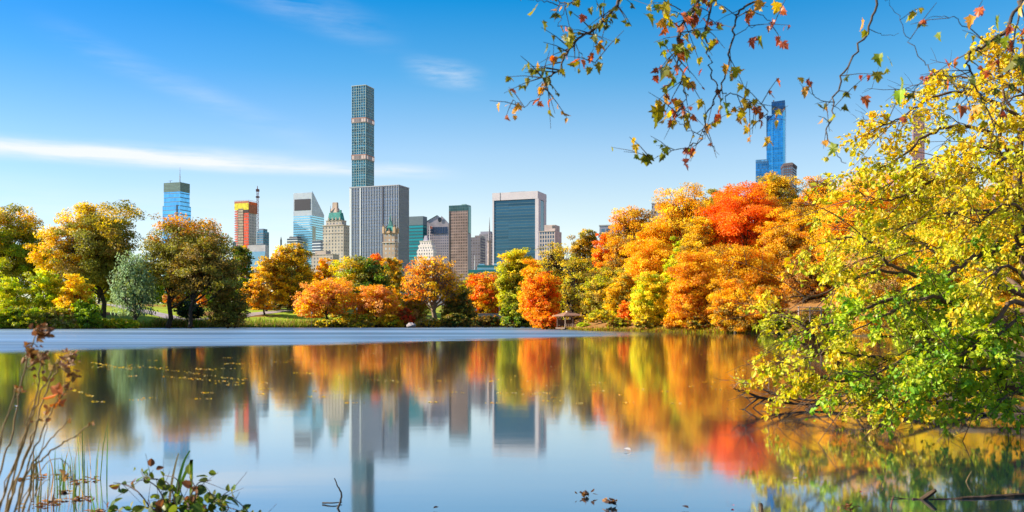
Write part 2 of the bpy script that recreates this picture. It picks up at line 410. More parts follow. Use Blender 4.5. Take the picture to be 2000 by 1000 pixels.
mb = MB(); q = f[1]*0.7+f[2]*0.3; mb.tube([(q[0]+9, q[1]-6, z), (q[0]+9, q[1]-6, z+5)], 0.5, 5); mb.tube([(q[0]+6, q[1]-6, z+4.2), (q[0]+13, q[1]-6, z+5.2)], 0.35, 5); mb.build('roof_crane', STEEL, t)

# 2 small pinkish tower over the tree
f = fp(404, 414, 422, 1500); t = building('apartment_tower', 'small pinkish stone tower just showing above an orange tree crown', f)
mp = facade('pink_stone', (0.52, 0.40, 0.38), (0.10, 0.12, 0.15), 3.2, 3.6, (0.3, 0.7), (0.25, 0.75), 0.2, 0.3)
prism('wall', f, G0, Z(441, 1500), mp, t); prism('upper_storey', inset(f, 1.2), Z(441, 1500)-1, Z(434, 1500), mp, t)
prism('parapet', out(inset(f, 1.2), .4), Z(434, 1500), Z(433, 1500), LIME, t)

# 3 tower under construction
d = 1700; f = fp(460, 485.5, 500.5, d); t = building('construction_tower', 'unfinished tower wrapped in red and yellow netting with hoist mast', f)
conc = facade('raw_concrete', (0.50, 0.44, 0.44), (0.06, 0.08, 0.12), 5.0, 5.2, (0.3, 0.72), (0.25, 0.75), 0.3, 0.2)
prism('concrete_frame', f, G0, Z(398, d), conc, t)
zt, zb = Z(394, d), Z(413, d)
fo = out(f, 1.2)
a, b = size(fo)
def panel(name, face, u0, u1, z0, z1, mat, par, off=0.4, ff=None):
    ff = fo if ff is None else ff
    L, dr, nr = (size(ff)[0], UL, -VR) if face == 0 else (size(ff)[1], VR, -UL)
    mb = MB(); p = ff[0]+dr*L*(u0+u1)/2+nr*off
    mb.box((p[0], p[1], (z0+z1)/2), (L*(u1-u0), 0.5, z1-z0) if face == 0 else (0.5, L*(u1-u0), z1-z0), -TH)
    return mb.build(name, mat, par)
net_y = plain('yellow_net', (0.62, 0.52, 0.03), 0.8, var=0.35, scale=0.3); net_o = plain('orange_net', (0.75, 0.13, 0.03), 0.8, var=0.3, scale=0.3)
net_r = banded('red_net', (0.70, 0.09, 0.05), (.30, .16, .15), 5.2, .28, .5); net_b = plain('rust_net', (0.40, 0.13, 0.07), 0.8, var=0.3, scale=0.3)
panel('yellow_netting', 0, 0.0, 1.0, Z(409.5, d), Z(396.5, d), net_y, t)
panel('orange_band', 1, 0.0, 1.0, Z(399, d), Z(393.5, d), net_o, t)
panel('rust_netting', 1, 0.0, 1.0, Z(416, d), Z(399.1, d), net_b, t)
panel('orange_band', 0, 0.0, 1.0, Z(396.4, d), Z(392.5, d), net_b, t)
panel('red_netting', 0, 0.0, 0.36, G0, Z(416, d), net_r, t, 0.2)
panel('dark_shade_netting', 0, 0.0, 0.38, Z(414, d), Z(409.6, d), plain('dark_net', (.06, .04, .05), .9), t, 0.25)
panel('scaffold_netting', 0, 0.37, 0.72, G0, Z(407, d), banded('tan_net', (0.38, 0.30, 0.24), (.16, .12, .12), 5.2, .35, .5), t, 0.6)
mb = MB(); L = size(fo)[0]
for k in range(26):
    z = Z(413, d)-k*4.2
    if z < 20: break
    p = fo[0]+UL*L*0.87-VR*0.4; mb.box((p[0], p[1], z), (L*0.24, 0.6, 1.9), -TH)
mb.build('red_edge_netting', net_r, t)
mb = MB()
for k in range(9):
    for (q, dr, LL) in ((fo[0], UL, size(fo)[0]), (fo[0], VR, size(fo)[1])):
        p = q+dr*LL*k/8; mb.tube([(p[0], p[1], Z(394, d)), (p[0], p[1], Z(390.5, d))], 0.18, 4)
for (q, dr, LL) in ((fo[0], UL, size(fo)[0]), (fo[0], VR, size(fo)[1])):
    e = q+dr*LL; mb.tube([(q[0], q[1], Z(391, d)), (e[0], e[1], Z(391, d))], 0.25, 4)
mb.build('guard_rail', net_b, t)
h = thing('hoist_crane', 'lattice hoist mast rising beside the unfinished red tower', 'crane', (X(501.5, d), d+6, G0))
mb = MB(); cx, cy = X(501.5, d), d+6
for sx in (-1.6, 1.6):
    for sy in (-1.6, 1.6): mb.tube([(cx+sx, cy+sy, G0), (cx+sx*.9, cy+sy*.9, Z(372, d))], 0.32, 4)
zz = 20.0; sgn = 1
while zz < Z(373, d)-4:
    for sy in (-1.6, 1.6): mb.tube([(cx-1.6*sgn, cy+sy, zz), (cx+1.6*sgn, cy+sy, zz+4)], 0.25, 4)
    zz += 4; sgn = -sgn
mb.build('lattice_mast', plain('mast_red', (0.32, 0.07, 0.08), 0.7), h)
mb = MB(); mb.box((cx, cy, Z(371, d)), (5.6, 4, 4.5)); mb.tube([(cx-.5, cy, Z(372, d)), (cx-.5, cy, Z(362, d))], [1.2, .5], 5); mb.build('machine_deck', plain('mast_dark', (0.18, 0.08, 0.08), 0.7), h)
mb = MB(); mb.box((cx, cy, Z(384, d)), (6, 4.5, 2.5)); mb.build('climbing_collar', plain('collar_dark', (0.14, 0.06, 0.06), 0.7), h)

# 4 dark stepped glass block and low grey hall
f = fp(501, 514, 525.5, 1650); t = building('office_block', 'dark glass office block behind the unfinished red tower', f)
mdk = facade('dark_office', (0.20, 0.22, 0.28), (0.10, 0.22, 0.30), 4.0, 4.4, (0.06, 0.94), (0.3, 0.9), 0.15, 0.7, 0.6)
prism('facade', f, G0, Z(452, 1650), mdk, t); prism('upper_block', sub(f, 0.25, 1, 0.3, 1), Z(452, 1650)-1, Z(446, 1650), mdk, t)
mb = MB(); c = f.mean(0); mb.tube([(c[0]+3, c[1], Z(452, 1650)), (c[0]+3, c[1], Z(447, 1650))], .5, 5); mb.build('vent_pipe', STEEL, t)
f = fp(482, 519, 526, 1400); t = building('low_hall', 'low pale grey block with slanted roof edge below the unfinished tower', f)
prism('wall', f, G0, Z(478, 1400), plain('hall_grey', (0.40, 0.38, 0.42), 0.8, scale=.1), t, top=(0.93, 0.9)); prism('roof_plinth', inset(f, 6, 3), Z(478, 1400)-.5, Z(476.6, 1400), DARKROOF, t)
panel('glazed_base', 0, 0.02, 0.99, G0, Z(491, 1400), plain('base_glass', (.2, .36, .5), .2, .5), t, 0.5, out(f, .2))
f = fp(454, 458, 461, 1500); t = building('grey_block', 'tiny grey slab peeking over trees beside the unfinished tower', f); prism('wall', f, G0, Z(473, 1500), plain('slab_blue', (.2, .26, .34), .6), t); prism('roof_box', inset(f, 1), Z(473, 1500), Z(471.5, 1500), DARKROOF, t)

# 6 dark low block with white bands, thin church spire
f = fp(560.5, 581, 592.5, 1300); t = building('banded_block', 'short dark block striped with white bands over a golden tree', f)
mband = facade('dark_banded', (0.55, 0.57, 0.60), (0.04, 0.06, 0.09), 50.0, 3.6, (0.0, 1.0), (0.05, 0.62), 0.2, 0.5, 0.2)
prism('facade', f, G0, Z(465, 1300), mband, t); prism('penthouse', inset(f, 2.2), Z(465, 1300), Z(461.5, 1300), plain('pent_dark', (.10, .10, .12), .7), t)
mb = MB(); q = f.mean(0); mb.tube([(q[0]-6, q[1], Z(462, 1300)), (q[0]-6, q[1], Z(459, 1300))], .4, 4); mb.build('roof_pipe', STEEL, t)
t = thing('church_spire', 'tiny dark pinnacle over the golden trees beside the banded block', 'spire', (X(549, 1200), 1200, G0))
mb = MB(); cx = X(549, 1200); mb.tube([(cx, 1200, G0), (cx, 1200, Z(470, 1200))], 1.6, 4); mb.build('shaft', STEEL, t)
mb = MB(); mb.tube([(cx, 1200, Z(470, 1200)), (cx, 1200, Z(462, 1200))], [1.6, .15], 4); mb.build('tip', DARKROOF, t)

# 7 slant-roofed tower
d = 1700; f = fp(573, 609, 633, d); t = building('slant_roof_tower', 'pale glass tower with a steep slanted roof and dark louvre', f)
mcit = facade('aluminium_bands', (0.46, 0.54, 0.60), (0.30, 0.56, 0.66), 60.0, 4.4, (0.0, 1.0), (0.18, 0.78), 0.12, 0.8, 0.18)
mal = facade('pale_aluminium', (0.45, 0.48, 0.53), (0.40, 0.44, 0.50), 5.0, 4.4, (0.03, 0.97), (0.05, 0.93), 0.4, 0.3, 0.12)
prism('facade', f, G0, Z(421, d), mcit, t)
zc = Z(375.5, d); ze = Z(415, d)
# roof: level along the front face for 15% of the depth, then sloping down to the back
a, b = size(f); k0 = 0.10
mb = MB(); fr = sub(f, 0, 1, 0, k0)
z0 = Z(421, d)+.02
pts = [f[0], f[1], f[1]+VR*b*k0, f[2], f[3], f[0]+VR*b*k0]
zt6 = [zc, zc, zc, ze, ze, zc]
V = [(p[0], p[1], z0) for p in pts]+[(p[0], p[1], zt6[i]) for i, p in enumerate(pts)]
faces = [[1, 0, 6, 7], [2, 1, 7, 8], [3, 2, 8, 9], [4, 3, 9, 10], [5, 4, 10, 11], [0, 5, 11, 6], [11, 8, 7, 6], [10, 9, 8, 11]]
uv = []
for fc in faces:
    for q in fc: uv.append((float(np.dot(np.array(V[q][:2])-f[0], UL)+np.dot(np.array(V[q][:2])-f[0], VR)), V[q][2]-z0))
mb.add(V, faces); mb.build('slanted_crown', mal, t, uv=uv)
panel('louvre', 0, 0.07, 0.94, Z(410, d), Z(388, d), plain('louvre_dark', (0.02, 0.02, 0.035), 0.6), t, 0.1, f)
mb = MB(); q = f[0]+VR*2; mb.tube([(q[0], q[1], zc), (q[0], q[1], zc+2.5)], .4, 4); mb.build('roof_pole', STEEL, t)
panel('reflected_strip', 1, 0.06, 0.30, Z(470, d), Z(441, d), facade('pale_strip', (.62, .58, .5), (.75, .68, .5), 3, 4, rough=.1, metal=.7), t, 0.1, f)
f = fp(609.5, 626, 634, 1350); t = building('striped_block', 'dark horizontally striped block at the foot of the slanted tower', f)
prism('facade', f, G0, Z(470, 1350), facade('white_banded', (0.58, 0.62, 0.68), (0.05, 0.08, 0.13), 50.0, 4.3, (0.0, 1.0), (0.05, 0.6), 0.2, 0.5, 0.2), t)
prism('roof_edge', out(f, .3), Z(470, 1350), Z(469, 1350), STEEL, t)

# 8 stone hotel with copper mansard, and the low stone block in front
d = 1080; f = fp(630.5, 671, 682.5, d); t = building('stone_hotel', 'beige stone hotel with green copper mansard and chimney crown', f)
mst = facade('hotel_stone', (0.44, 0.38, 0.33), (0.16, 0.17, 0.19), 4.2, 3.9, (0.32, 0.68), (0.22, 0.75), 0.2, 0.4, 0.7, wallvar=.16)
prism('wall', f, G0, Z(440, d), mst, t)
prism('cornice', out(f, .5), Z(440, d), Z(438.6, d), LIME, t); prism('string_course', out(f, .35), Z(455.5, d), Z(454.3, d), LIME, t)
fi = inset(f, 3.4, 1.5); prism('attic_storey', fi, Z(438.6, d), Z(430, d), mst, t)
prism('attic_cornice', out(fi, .4), Z(430, d), Z(429, d), LIME, t)
prism('copper_roof', inset(fi, 1.6, .8), Z(429, d), Z(413.5, d), COPPER, t, top=(0.80, 0.80))
for u in (0.12, 0.35, 0.58, 0.82):
    mb = MB(); q = fi[0]+UL*size(fi)[0]*u-VR*.2; mb.box((q[0], q[1], Z(427, d)), (1.3, 1.2, 3.4), -TH); mb.build('dormer', LIME, t)
mb = MB(); q = fi[0]+UL*size(fi)[0]*.13+VR*2; mb.box((q[0], q[1], Z(413, d)), (2, 2, 4.5), -TH); mb.build('stair_turret', COPPER, t)
fc = sub(fi, 0.33, 0.92, 0.4, 1.1)
ch = prism('chimney_crown', fc, Z(413.5, d)-2, Z(404, d), plain('warm_stone', (0.50, 0.36, 0.30), .85, scale=.2), t, top=(.62, .62))
fc2 = inset(fc, size(fc)[0]*.24, size(fc)[1]*.24); prism('chimney_top', fc2, Z(404, d)-.3, Z(392.5, d), plain('warm_stone_top', (0.46, 0.34, 0.28), .85, scale=.2), t, top=(.9, .9))
for u in (-.1, 1.1):
    mb = MB(); q = fc[0]+UL*size(fc)[0]*(0.15+0.7*max(0, min(1, u))); mb.tube([(q[0], q[1], Z(412, d)), (q[0], q[1], Z(399, d))], [.7, .2], 4); mb.build('finial', LIME, t)
f2 = fp(608, 650, 662, 960); t = building('low_stone_block', 'low beige apartment block at the foot of the stone hotel', f2)
prism('wall', f2, G0, Z(497, 960), facade('low_stone', (0.40, 0.34, 0.31), (0.12, 0.12, 0.14), 4, 3.8, (.3, .7), (.25, .75), .3, .3), t); prism('setback', sub(f2, .35, .85, .1, .9), Z(497, 960)-.5, Z(489, 960), plain('setback_stone', (.42, .34, .30), .85), t)
prism('parapet', out(f2, .4), Z(497, 960), Z(496, 960), LIME, t)

# 9 pencil tower
d = 1650; f = fp(687.5, 714, 730, d); t = building('pencil_tower', 'extremely tall slender tower with a square white window grid', f)
mg = facade('teal_glass', (0.08, 0.14, 0.17), (0.03, 0.19, 0.23), 4.7, 4.75, (0.04, 0.96), (0.06, 0.94), 0.15, 0.7, 0.75)
za = Z(166, d)-1
prism('glass_core', f, G0, za, mg, t)
ribs('grid_frame', out(f, .05), G0, za+.6, size(f)[0]/6, .62, 0.5, plain('white_concrete', (0.34, 0.44, 0.47), .8, var=.05), t, horiz=9.5/2)
prism('parapet', out(f, .9), za+.7, za+1.6, plain('white_conc', (0.42, 0.46, 0.48), .8), t)
glow = facade('lit_machine_floor', (0.26, 0.21, 0.21), (0.20, 0.17, 0.17), 4.7, 9.0, (.12, .88), (.15, .85), .3, .3, .5, lit=(0.7, (.16, 0.11, 0.08)))
for (y0, y1) in ((231, 238.5), (303, 311)):
    prism('machine_floor', out(f, 1.0), Z(y1, d), Z(y0, d), glow, t)
    prism('rust_band', out(f, 1.05), Z(y0, d)+.05, Z(y0-2.5, d), plain('rust_band', (.30, .17, .15), .8), t)

# 10 wide white-ribbed slab
d = 1150; f = fp(684, 778, 798, d); t = building('ribbed_slab_tower', 'wide grey office slab with closely spaced white vertical piers', f)
mdark = facade('smoked_glass', (0.03, 0.05, 0.08), (0.09, 0.15, 0.24), 40.0, 4.0, (0, 1), (0.15, 0.9), 0.12, 0.7, 0.25)
zt = Z(363, d)
prism('glass_wall', f, G0, zt, mdark, t)
ribs('facade_ribs', out(f, .05), G0, zt+.5, 2.3, 0.58, 0.6, plain('white_marble', (0.46, 0.48, 0.54), .6, var=.06), t)
prism('parapet', out(f, .85), zt+.55, zt+1.6, plain('white_marble_cap', (.40, .40, .46), .6), t)
panel('corner_pier', 0, 0.965, 1.01, G0, zt, plain('pier_pale', (.56, .60, .66), .6), t, .75, f)
panel('dark_recess', 0, 0.30, 0.325, G0, zt, plain('recess', (.03, .03, .06), .4), t, .75, f)
panel('pale_pier', 0, 0.77, 0.785, G0, zt, plain('pier_white', (.66, .68, .72), .6), t, .8, f)
fr = sub(f, .30, .48, .2, .7); prism('plant_room', fr, zt+1.0, Z(359.5, d), plain('plant_grey', (.34, .34, .38), .7), t)

# 11 gothic hotel tower with copper spire
d = 1020; f = fp(747.5, 771, 778, d); t = building('gothic_spire_hotel', 'slim brown gothic hotel tower with green copper spire before the ribbed slab', f)
mgo = facade('gothic_brick', (0.34, 0.25, 0.19), (0.42, 0.42, 0.42), 4.4, 5.0, (0.36, 0.64), (0.25, 0.72), 0.15, 0.6, 0.6, wallvar=.2)
prism('wall', f, G0, Z(474, d), mgo, t)
prism('balcony_cornice', out(f, .9), Z(474, d), Z(472.6, d), plain('pale_stone', (.5, .42, .34), .8), t)
fi = inset(f, .5); prism('upper_wall', fi, Z(472.6, d), Z(452, d), mgo, t)
a, b = size(fi); OCHRE = plain('ochre_stone', (.48, .32, .20), .85)
for (u, v, zt_) in ((0.02, .02, 439), (.98, .02, 438), (.02, .98, 441), (.98, .98, 441), (.5, .0, 447)):
    q = fi[0]+UL*a*u+VR*b*v; w_ = 2.6 if u != .5 else 3.6; mb = MB()
    mb.box((q[0], q[1], (Z(455, d)+Z(zt_+4, d))/2), (w_, w_, Z(zt_+4, d)-Z(455, d)), -TH)
    mb.tube([(q[0], q[1], Z(zt_+4, d)), (q[0], q[1], Z(zt_-2, d))], [1.5, .1], 4); mb.build('pinnacle', OCHRE, t)
prism('copper_roof', inset(fi, 1.6), Z(452, d), Z(437, d), COPPER, t, top=(.42, .42))
fs = inset(fi, a*.33, b*.33); prism('copper_lantern', fs, Z(440, d), Z(431, d), plain('copper_dark', (.03, .14, .14), .7), t, top=(.7, .7))
mb = MB(); c = fi.mean(0); mb.tube([(c[0], c[1], Z(431, d)), (c[0], c[1], Z(415, d))], [1.3, .12], 5); mb.build('spire', plain('copper_spire', (.06, .18, .18), .7), t)

# 12 teal banded glass
d = 1420; f = fp(796, 826, 834, d); t = building('teal_office_tower', 'teal glass office tower with horizontal bands and a dark top', f)
prism('facade', f, G0, Z(439, d), facade('teal_bands', (0.02, 0.10, 0.13), (0.03, 0.28, 0.29), 40, 5.0, (0, 1), (.35, .9), .15, .7, .35), t)
prism('dark_crown', out(f, .1), Z(439, d)+.02, Z(422, d), plain('slate_crown', (.10, .14, .17), .5), t)

# 13 pink granite tower with broken pediment
d = 1450; f = fp(831, 846, 877, d)
C = P(833, 500, d)[:2]
# its long gabled end faces the lake
f = np.array([[X(876, d), d], [X(834, d+6), d+6], [X(834, d+6)+2, d+46], [X(876, d)+4, d+46]])
t = building('pediment_tower', 'pinkish granite tower with gabled top and round notch', f)
mpk = facade('pink_granite', (0.46, 0.38, 0.42), (0.12, 0.16, 0.26), 3.4, 4.2, (0.3, 0.72), (0.28, 0.72), .15, .5, .4)
prism('wall', f, G0, Z(446, d), mpk, t)
granite = plain('granite', (.46, .39, .42), .7, scale=.1)
def along(u, z, o=0.0):   # point on the front face
    q = f[1]+(f[0]-f[1])*u; nn = np.array([f[0][1]-f[1][1], -(f[0][0]-f[1][0])]); nn /= np.linalg.norm(nn)
    return (q[0]+nn[0]*o, q[1]+nn[1]*o, z)
zb_, ze_, za_ = Z(446, d)+.02, Z(437, d), Z(419.5, d)
apex = 0.60
prof = [(0, zb_), (1, zb_), (1, ze_), (apex+.11, za_-3), (apex+.07, za_-1.5), (apex+.03, za_-6), (apex, za_-7.5), (apex-.03, za_-6), (apex-.07, za_-1.5), (apex-.11, za_-1), (-0.02, Z(432, d))]
mb = MB(); k = len(prof)
Vf = [along(u, z) for u, z in prof]; Vb = [(p[0]+2, p[1]+39, p[2]) for p in Vf]
mb.add(Vf+Vb, [list(range(k))]); mb.f.append(np.array([list(range(2*k-1, k-1, -1))]))
mb.f.append(np.array([[(i+1) % k, i, k+i, k+(i+1) % k] for i in range(k)]))
mb.build('pediment', granite, t)
mb = MB(); cc = np.array(along(apex, za_-7.5, .6)); a_ = np.linspace(0, 2*math.pi, 17)[:-1]
ex = np.array(along(1, 0))-np.array(along(0, 0)); ex /= np.linalg.norm(ex)
mb.add([cc]+[cc+ex*math.cos(q)*3.0+np.array([0, 0, math.sin(q)*4.0]) for q in a_], [[0, 1+i, 1+(i+1) % 16] for i in range(16)])
mb.build('round_notch', plain('notch_dark', (.03, .04, .06), .5), t)
mb = MB()
for u0 in np.linspace(.22, .92, 10):
    p = along(u0, (Z(443, d)+Z(456, d))/2, .25); mb.box(p, (1.9, .5, Z(443, d)-Z(456, d)), math.atan2(f[0][1]-f[1][1], f[0][0]-f[1][0]))
mb.build('tall_window_frame', plain('tall_glass', (.06, .09, .17), .2, .4), t)
mb = MB(); p0 = np.array(along(-.03, Z(432, d)+.6, .6)); p1 = np.array(along(apex-.12, za_, .6)); 
mb.add([p0, p1, p1+[2, 39, 0], p0+[2, 39, 0], p0-[0, 0, .5], p1-[0, 0, .5], p1+[2, 39, -.5], p0+[2, 39, -.5]], [[0, 1, 2, 3], [7, 6, 5, 4], [4, 5, 1, 0], [5, 6, 2, 1], [6, 7, 3, 2], [7, 4, 0, 3]]); mb.build('roof_slope', plain('roof_greenish', (.10, .26, .22), .6), t)

# 14 white stepped crown with flagpole
d = 1000; f = fp(814, 846, 853, d); t = building('white_stepped_block', 'small white stepped stone building with flagpole on its roof', f)
mw = facade('white_stone', (0.66, 0.58, 0.56), (0.14, 0.15, 0.18), 3.0, 3.8, (0.3, 0.7), (.25, .75), .2, .3)
prism('wall', f, G0, Z(487, d), mw, t); f1 = inset(f, 1.4, .6); prism('middle_tier', f1, Z(487, d), Z(478, d), mw, t); f2 = inset(f1, 1.6, .6); prism('top_tier', f2, Z(478, d), Z(470.5, d), mw, t)
prism('parapet', out(f2, .3), Z(470.5, d), Z(469.6, d), plain('white_trim', (.7, .64, .62), .8), t); 
fd = sub(f2, .35, .75, .2, .8); prism('pyramid_roof', fd, Z(469.6, d), Z(459, d), plain('slate_mauve', (.30, .27, .34), .8), t, top=(.5, .5))
mb = MB(); q = f2[0]+UL*2.2+VR*1; mb.tube([(q[0], q[1], Z(470, d)), (q[0], q[1], Z(440, d))], [.28, .16], 5); pole = mb.build('flagpole', plain('pole_white', (.7, .7, .72), .5), t)
mb = MB(); mb.add([(q[0]+.3, q[1], Z(441, d)), (q[0]+1.7, q[1]+.5, Z(441.3, d)), (q[0]+3.0, q[1]-.3, Z(442.5, d)), (q[0]+2.8, q[1]-.3, Z(446.5, d)), (q[0]+1.5, q[1]+.5, Z(446, d)), (q[0]+.3, q[1], Z(445.5, d))], [[0, 1, 4, 5], [1, 2, 3, 4]]); mb.build('flag', plain('flag_red', (.62, .16, .12), .8), pole)

# 15 brown tower
d = 1280; f = fp(877, 913.5, 919.5, d); t = building('brown_tower', 'tall narrow brown stone tower with a green glass top band', f)
mbr = facade('brown_piers', (0.27, 0.19, 0.17), (0.10, 0.09, 0.10), 2.6, 4.0, (0.35, 0.85), (0.2, 0.8), .2, .4, .9, wallvar=.3)
prism('facade', f, G0, Z(411, d), mbr, t); prism('green_crown', out(f, .15), Z(411, d)+.02, Z(400, d), facade('green_glass', (.05, .10, .10), (.06, .13, .13), 2.6, 4.0, (.1, .9), (.1, .9), .2, .5, .3), t)
panel('green_glass_side', 1, 0.12, 1.0, Z(455, d), Z(403, d), plain('green_side', (.12, .26, .26), .25, .5), t, .3, f)
panel('dark_edge_pier', 0, 0.965, 1.0, G0, Z(411, d), plain('edge_dark', (.12, .09, .09), .6), t, .3, f)
mb = MB(); c = f.mean(0); mb.box((c[0]+6, c[1], Z(399, d)), (6, 5, 2.4), -TH); mb.build('roof_box', plain('roof_box_green', (.2, .34, .32), .6), t)
panel('side_lower_wall', 1, 0.0, 1.0, G0, Z(456, d), plain('side_slate', (.16, .17, .21), .4, .3), t, .3, f)

# 16 slate stepped block, church steeple, low teal roofs
d = 1330; f = fp(919, 938, 948, d); t = building('slate_block', 'dark slate office block stepping down beside the brown tower', f)
msl = facade('slate_stone', (0.17, 0.16, 0.20), (0.28, 0.24, 0.22), 4, 4, (.25, .75), (.3, .7), .2, .5, .9)
prism('wall', f, G0, Z(463, d), msl, t); prism('upper_block', sub(f, .0, .6, .1, .9), Z(463, d)-.5, Z(459.5, d), msl, t)
f = fp(936, 959, 964, 1390); t = building('slate_office_tower', 'mauve grey office tower behind the thin church steeple', f)
prism('wall', f, G0, Z(456, 1390), facade('mauve_grid', (.24, .22, .26), (.34, .30, .30), 4, 4.3, (.2, .8), (.3, .75), .2, .5, .8), t); prism('roof_step', inset(f, 1.5), Z(456, 1390), Z(451.5, 1390), plain('mauve_roof', (.25, .25, .31), .7), t)
d = 1100; t = thing('church_steeple', 'thin pale stone church steeple tapering to a needle', 'steeple', (X(956, d), d, G0))
mb = MB(); cx = X(956, d); mb.tube([(cx, d, G0), (cx, d, Z(470, d))], [2.9, 2.4], 4); mb.build('stone_shaft', plain('steeple_stone', (.42, .32, .29), .85, scale=.3), t)
mb = MB(); mb.tube([(cx, d, Z(470, d)), (cx, d, Z(424, d))], [1.6, .1], 4); mb.build('needle', plain('steeple_tip', (.30, .27, .30), .8), t)
for sx in (-1, 1):
    for sy in (-1, 1): mb = MB(); mb.tube([(cx+sx*1.9, d+sy*1.9, Z(474, d)), (cx+sx*1.9, d+sy*1.9, Z(462, d))], [.5, .08], 4); mb.build('pinnacle', LIME, t)
d = 800; f = np.array([[X(985, d), d], [X(915, d), d], [X(915, d), d+30], [X(985, d), d+30]])
t = building('teal_roof_hall', 'low hall with teal roof bands and white rooftop units', f)
prism('wall', f, G0, Z(533, d), plain('hall_wall', (.12, .24, .28), .6), t); prism('roof_band', out(f, .3) if False else f+np.array([0, -.4]), Z(532.9, d), Z(527, d), plain('teal_roof', (.05, .30, .34), .5), t)
f3 = np.array([[X(985, d), d+3], [X(932, d), d+3], [X(932, d), d+24], [X(985, d), d+24]]); prism('white_clerestory', f3, Z(527, d)+.02, Z(522, d), plain('pale_band', (.55, .68, .74), .4), t); prism('upper_roof', f3+np.array([0, -.3]), Z(521.9, d), Z(517.5, d), plain('teal_roof_top', (.05, .27, .30), .5), t)
UNIT = plain('unit_white', (.72, .74, .78), .5)
for (px, py, w_) in ((940, 516, 5), (968, 515, 3.5), (977, 513, 4.5), (985, 516, 3)): mb = MB(); mb.box((X(px, d), d+10, Z(py, d)), (w_, 4, 1.7)); mb.build('rooftop_unit', UNIT, t)
mb = MB(); mb.tube([(X(926.5, d), d+4, Z(527, d)), (X(926.5, d), d+4, Z(497, d))], [.2, .1], 5); mb.build('flagpole', plain('pole_pale', (.7, .72, .76), .5), t)

# 17 dark glass slab in a white stone frame
d = 1200; f = fp(963, 1049.5, 1066, d); t = building('white_framed_slab', 'broad dark glass slab framed by white stone at top and edges', f)
mso = facade('dark_curtain', (0.06, 0.12, 0.16), (0.05, 0.125, 0.17), 40, 3.9, (0, 1), (.14, .92), .12, .7, .3)
trav = plain('travertine', (.55, .50, .53), .7, var=.06, scale=.1)
zt = Z(373, d)
prism('glass_wall', f, G0, Z(388, d), mso, t); fo2 = out(f, .8); prism('stone_crown', fo2, Z(388, d)+.02, zt, trav, t)
panel('stone_pier', 0, -0.03, 0.045, G0, Z(388, d), trav, t, .5, f); panel('stone_pier', 0, 0.975, 1.008, G0, Z(388, d), trav, t, .5, f)
panel('stone_side', 1, 0.0, 0.34, G0, Z(388, d), trav, t, .35, f); panel('stone_side', 1, 0.72, 1.02, G0, Z(388, d), trav, t, .35, f)
panel('side_glazing', 1, 0.35, 0.71, Z(449, d), Z(389, d), plain('side_glass', (.04, .12, .17), .15, .6), t, .15, f)
panel('stone_seam', 0, 0.835, 0.838, Z(388, d), zt, plain('seam', (.3, .28, .3), .8), t, .85, f)
prism('plant_room', sub(f, .32, .66, .25, .6), zt, Z(370.4, d), plain('plant_dark', (.22, .2, .22), .8), t)
# beige block with arched windows
d = 1060; f = fp(1053, 1083, 1098, d, 26); t = building('arched_window_block', 'beige stone block with grid of dark arched windows', f)
mar = facade('beige_arches', (.44, .38, .35), (.07, .11, .17), 3.0, 4.6, (.18, .82), (.12, .85), .2, .5, .4)
prism('wall', f, G0, Z(452, d), mar, t); prism('roof_block', sub(f, .05, .75, .2, .9), Z(452, d), Z(438, d), plain('beige_roof', (.46, .37, .34), .85, scale=.2), t)
panel('pink_side', 1, 0.0, 1.0, G0, Z(450, d), plain('pink_wall', (.50, .38, .36), .85, scale=.2), t, .3, f); prism('parapet', out(f, .5), Z(452, d), Z(450.6, d), LIME, t)
mb = MB(); q = f[0]+UL*3+VR*6; mb.box((q[0], q[1], Z(442, d)), (3, 2, 3), -TH); mb.build('roof_vent', DARKROOF, t)

# 19 roofs peeking over the wood
f = fp(1171, 1203, 1207, 700, 20); t = building('flat_roof_block', 'small slate flat-roofed block over the orange wooded bank', f); prism('wall', f, G0, Z(441, 700), facade('slate_flat', (.18, .20, .27), (.1, .16, .22), 4, 4, rough=.2), t); prism('roof_edge', out(f, .4), Z(441, 700), Z(438.5, 700), STEEL, t)
f = fp(1273, 1303, 1307, 650, 20); t = building('rooftop_terrace_block', 'grey rooftop with water tank peeking above orange crowns', f); prism('wall', f, G0, Z(397, 650), facade('grey_terrace', (.24, .23, .25), (.08, .09, .11), 2.4, 4, (.25, .75), (.2, .7)), t); prism('roof_edge', out(f, .3), Z(397, 650), Z(395.4, 650), STEEL, t)
mb = MB(); q = f.mean(0); mb.tube([(q[0]+3, q[1], Z(396, 650)), (q[0]+3, q[1], Z(391.5, 650))], 1.2, 8, cap=True); mb.tube([(q[0]+3, q[1], Z(391.5, 650)), (q[0]+3, q[1], Z(389, 650))], [1.3, .1], 8); mb.build('water_tank', plain('tank_wood', (.2, .15, .13), .9), t)

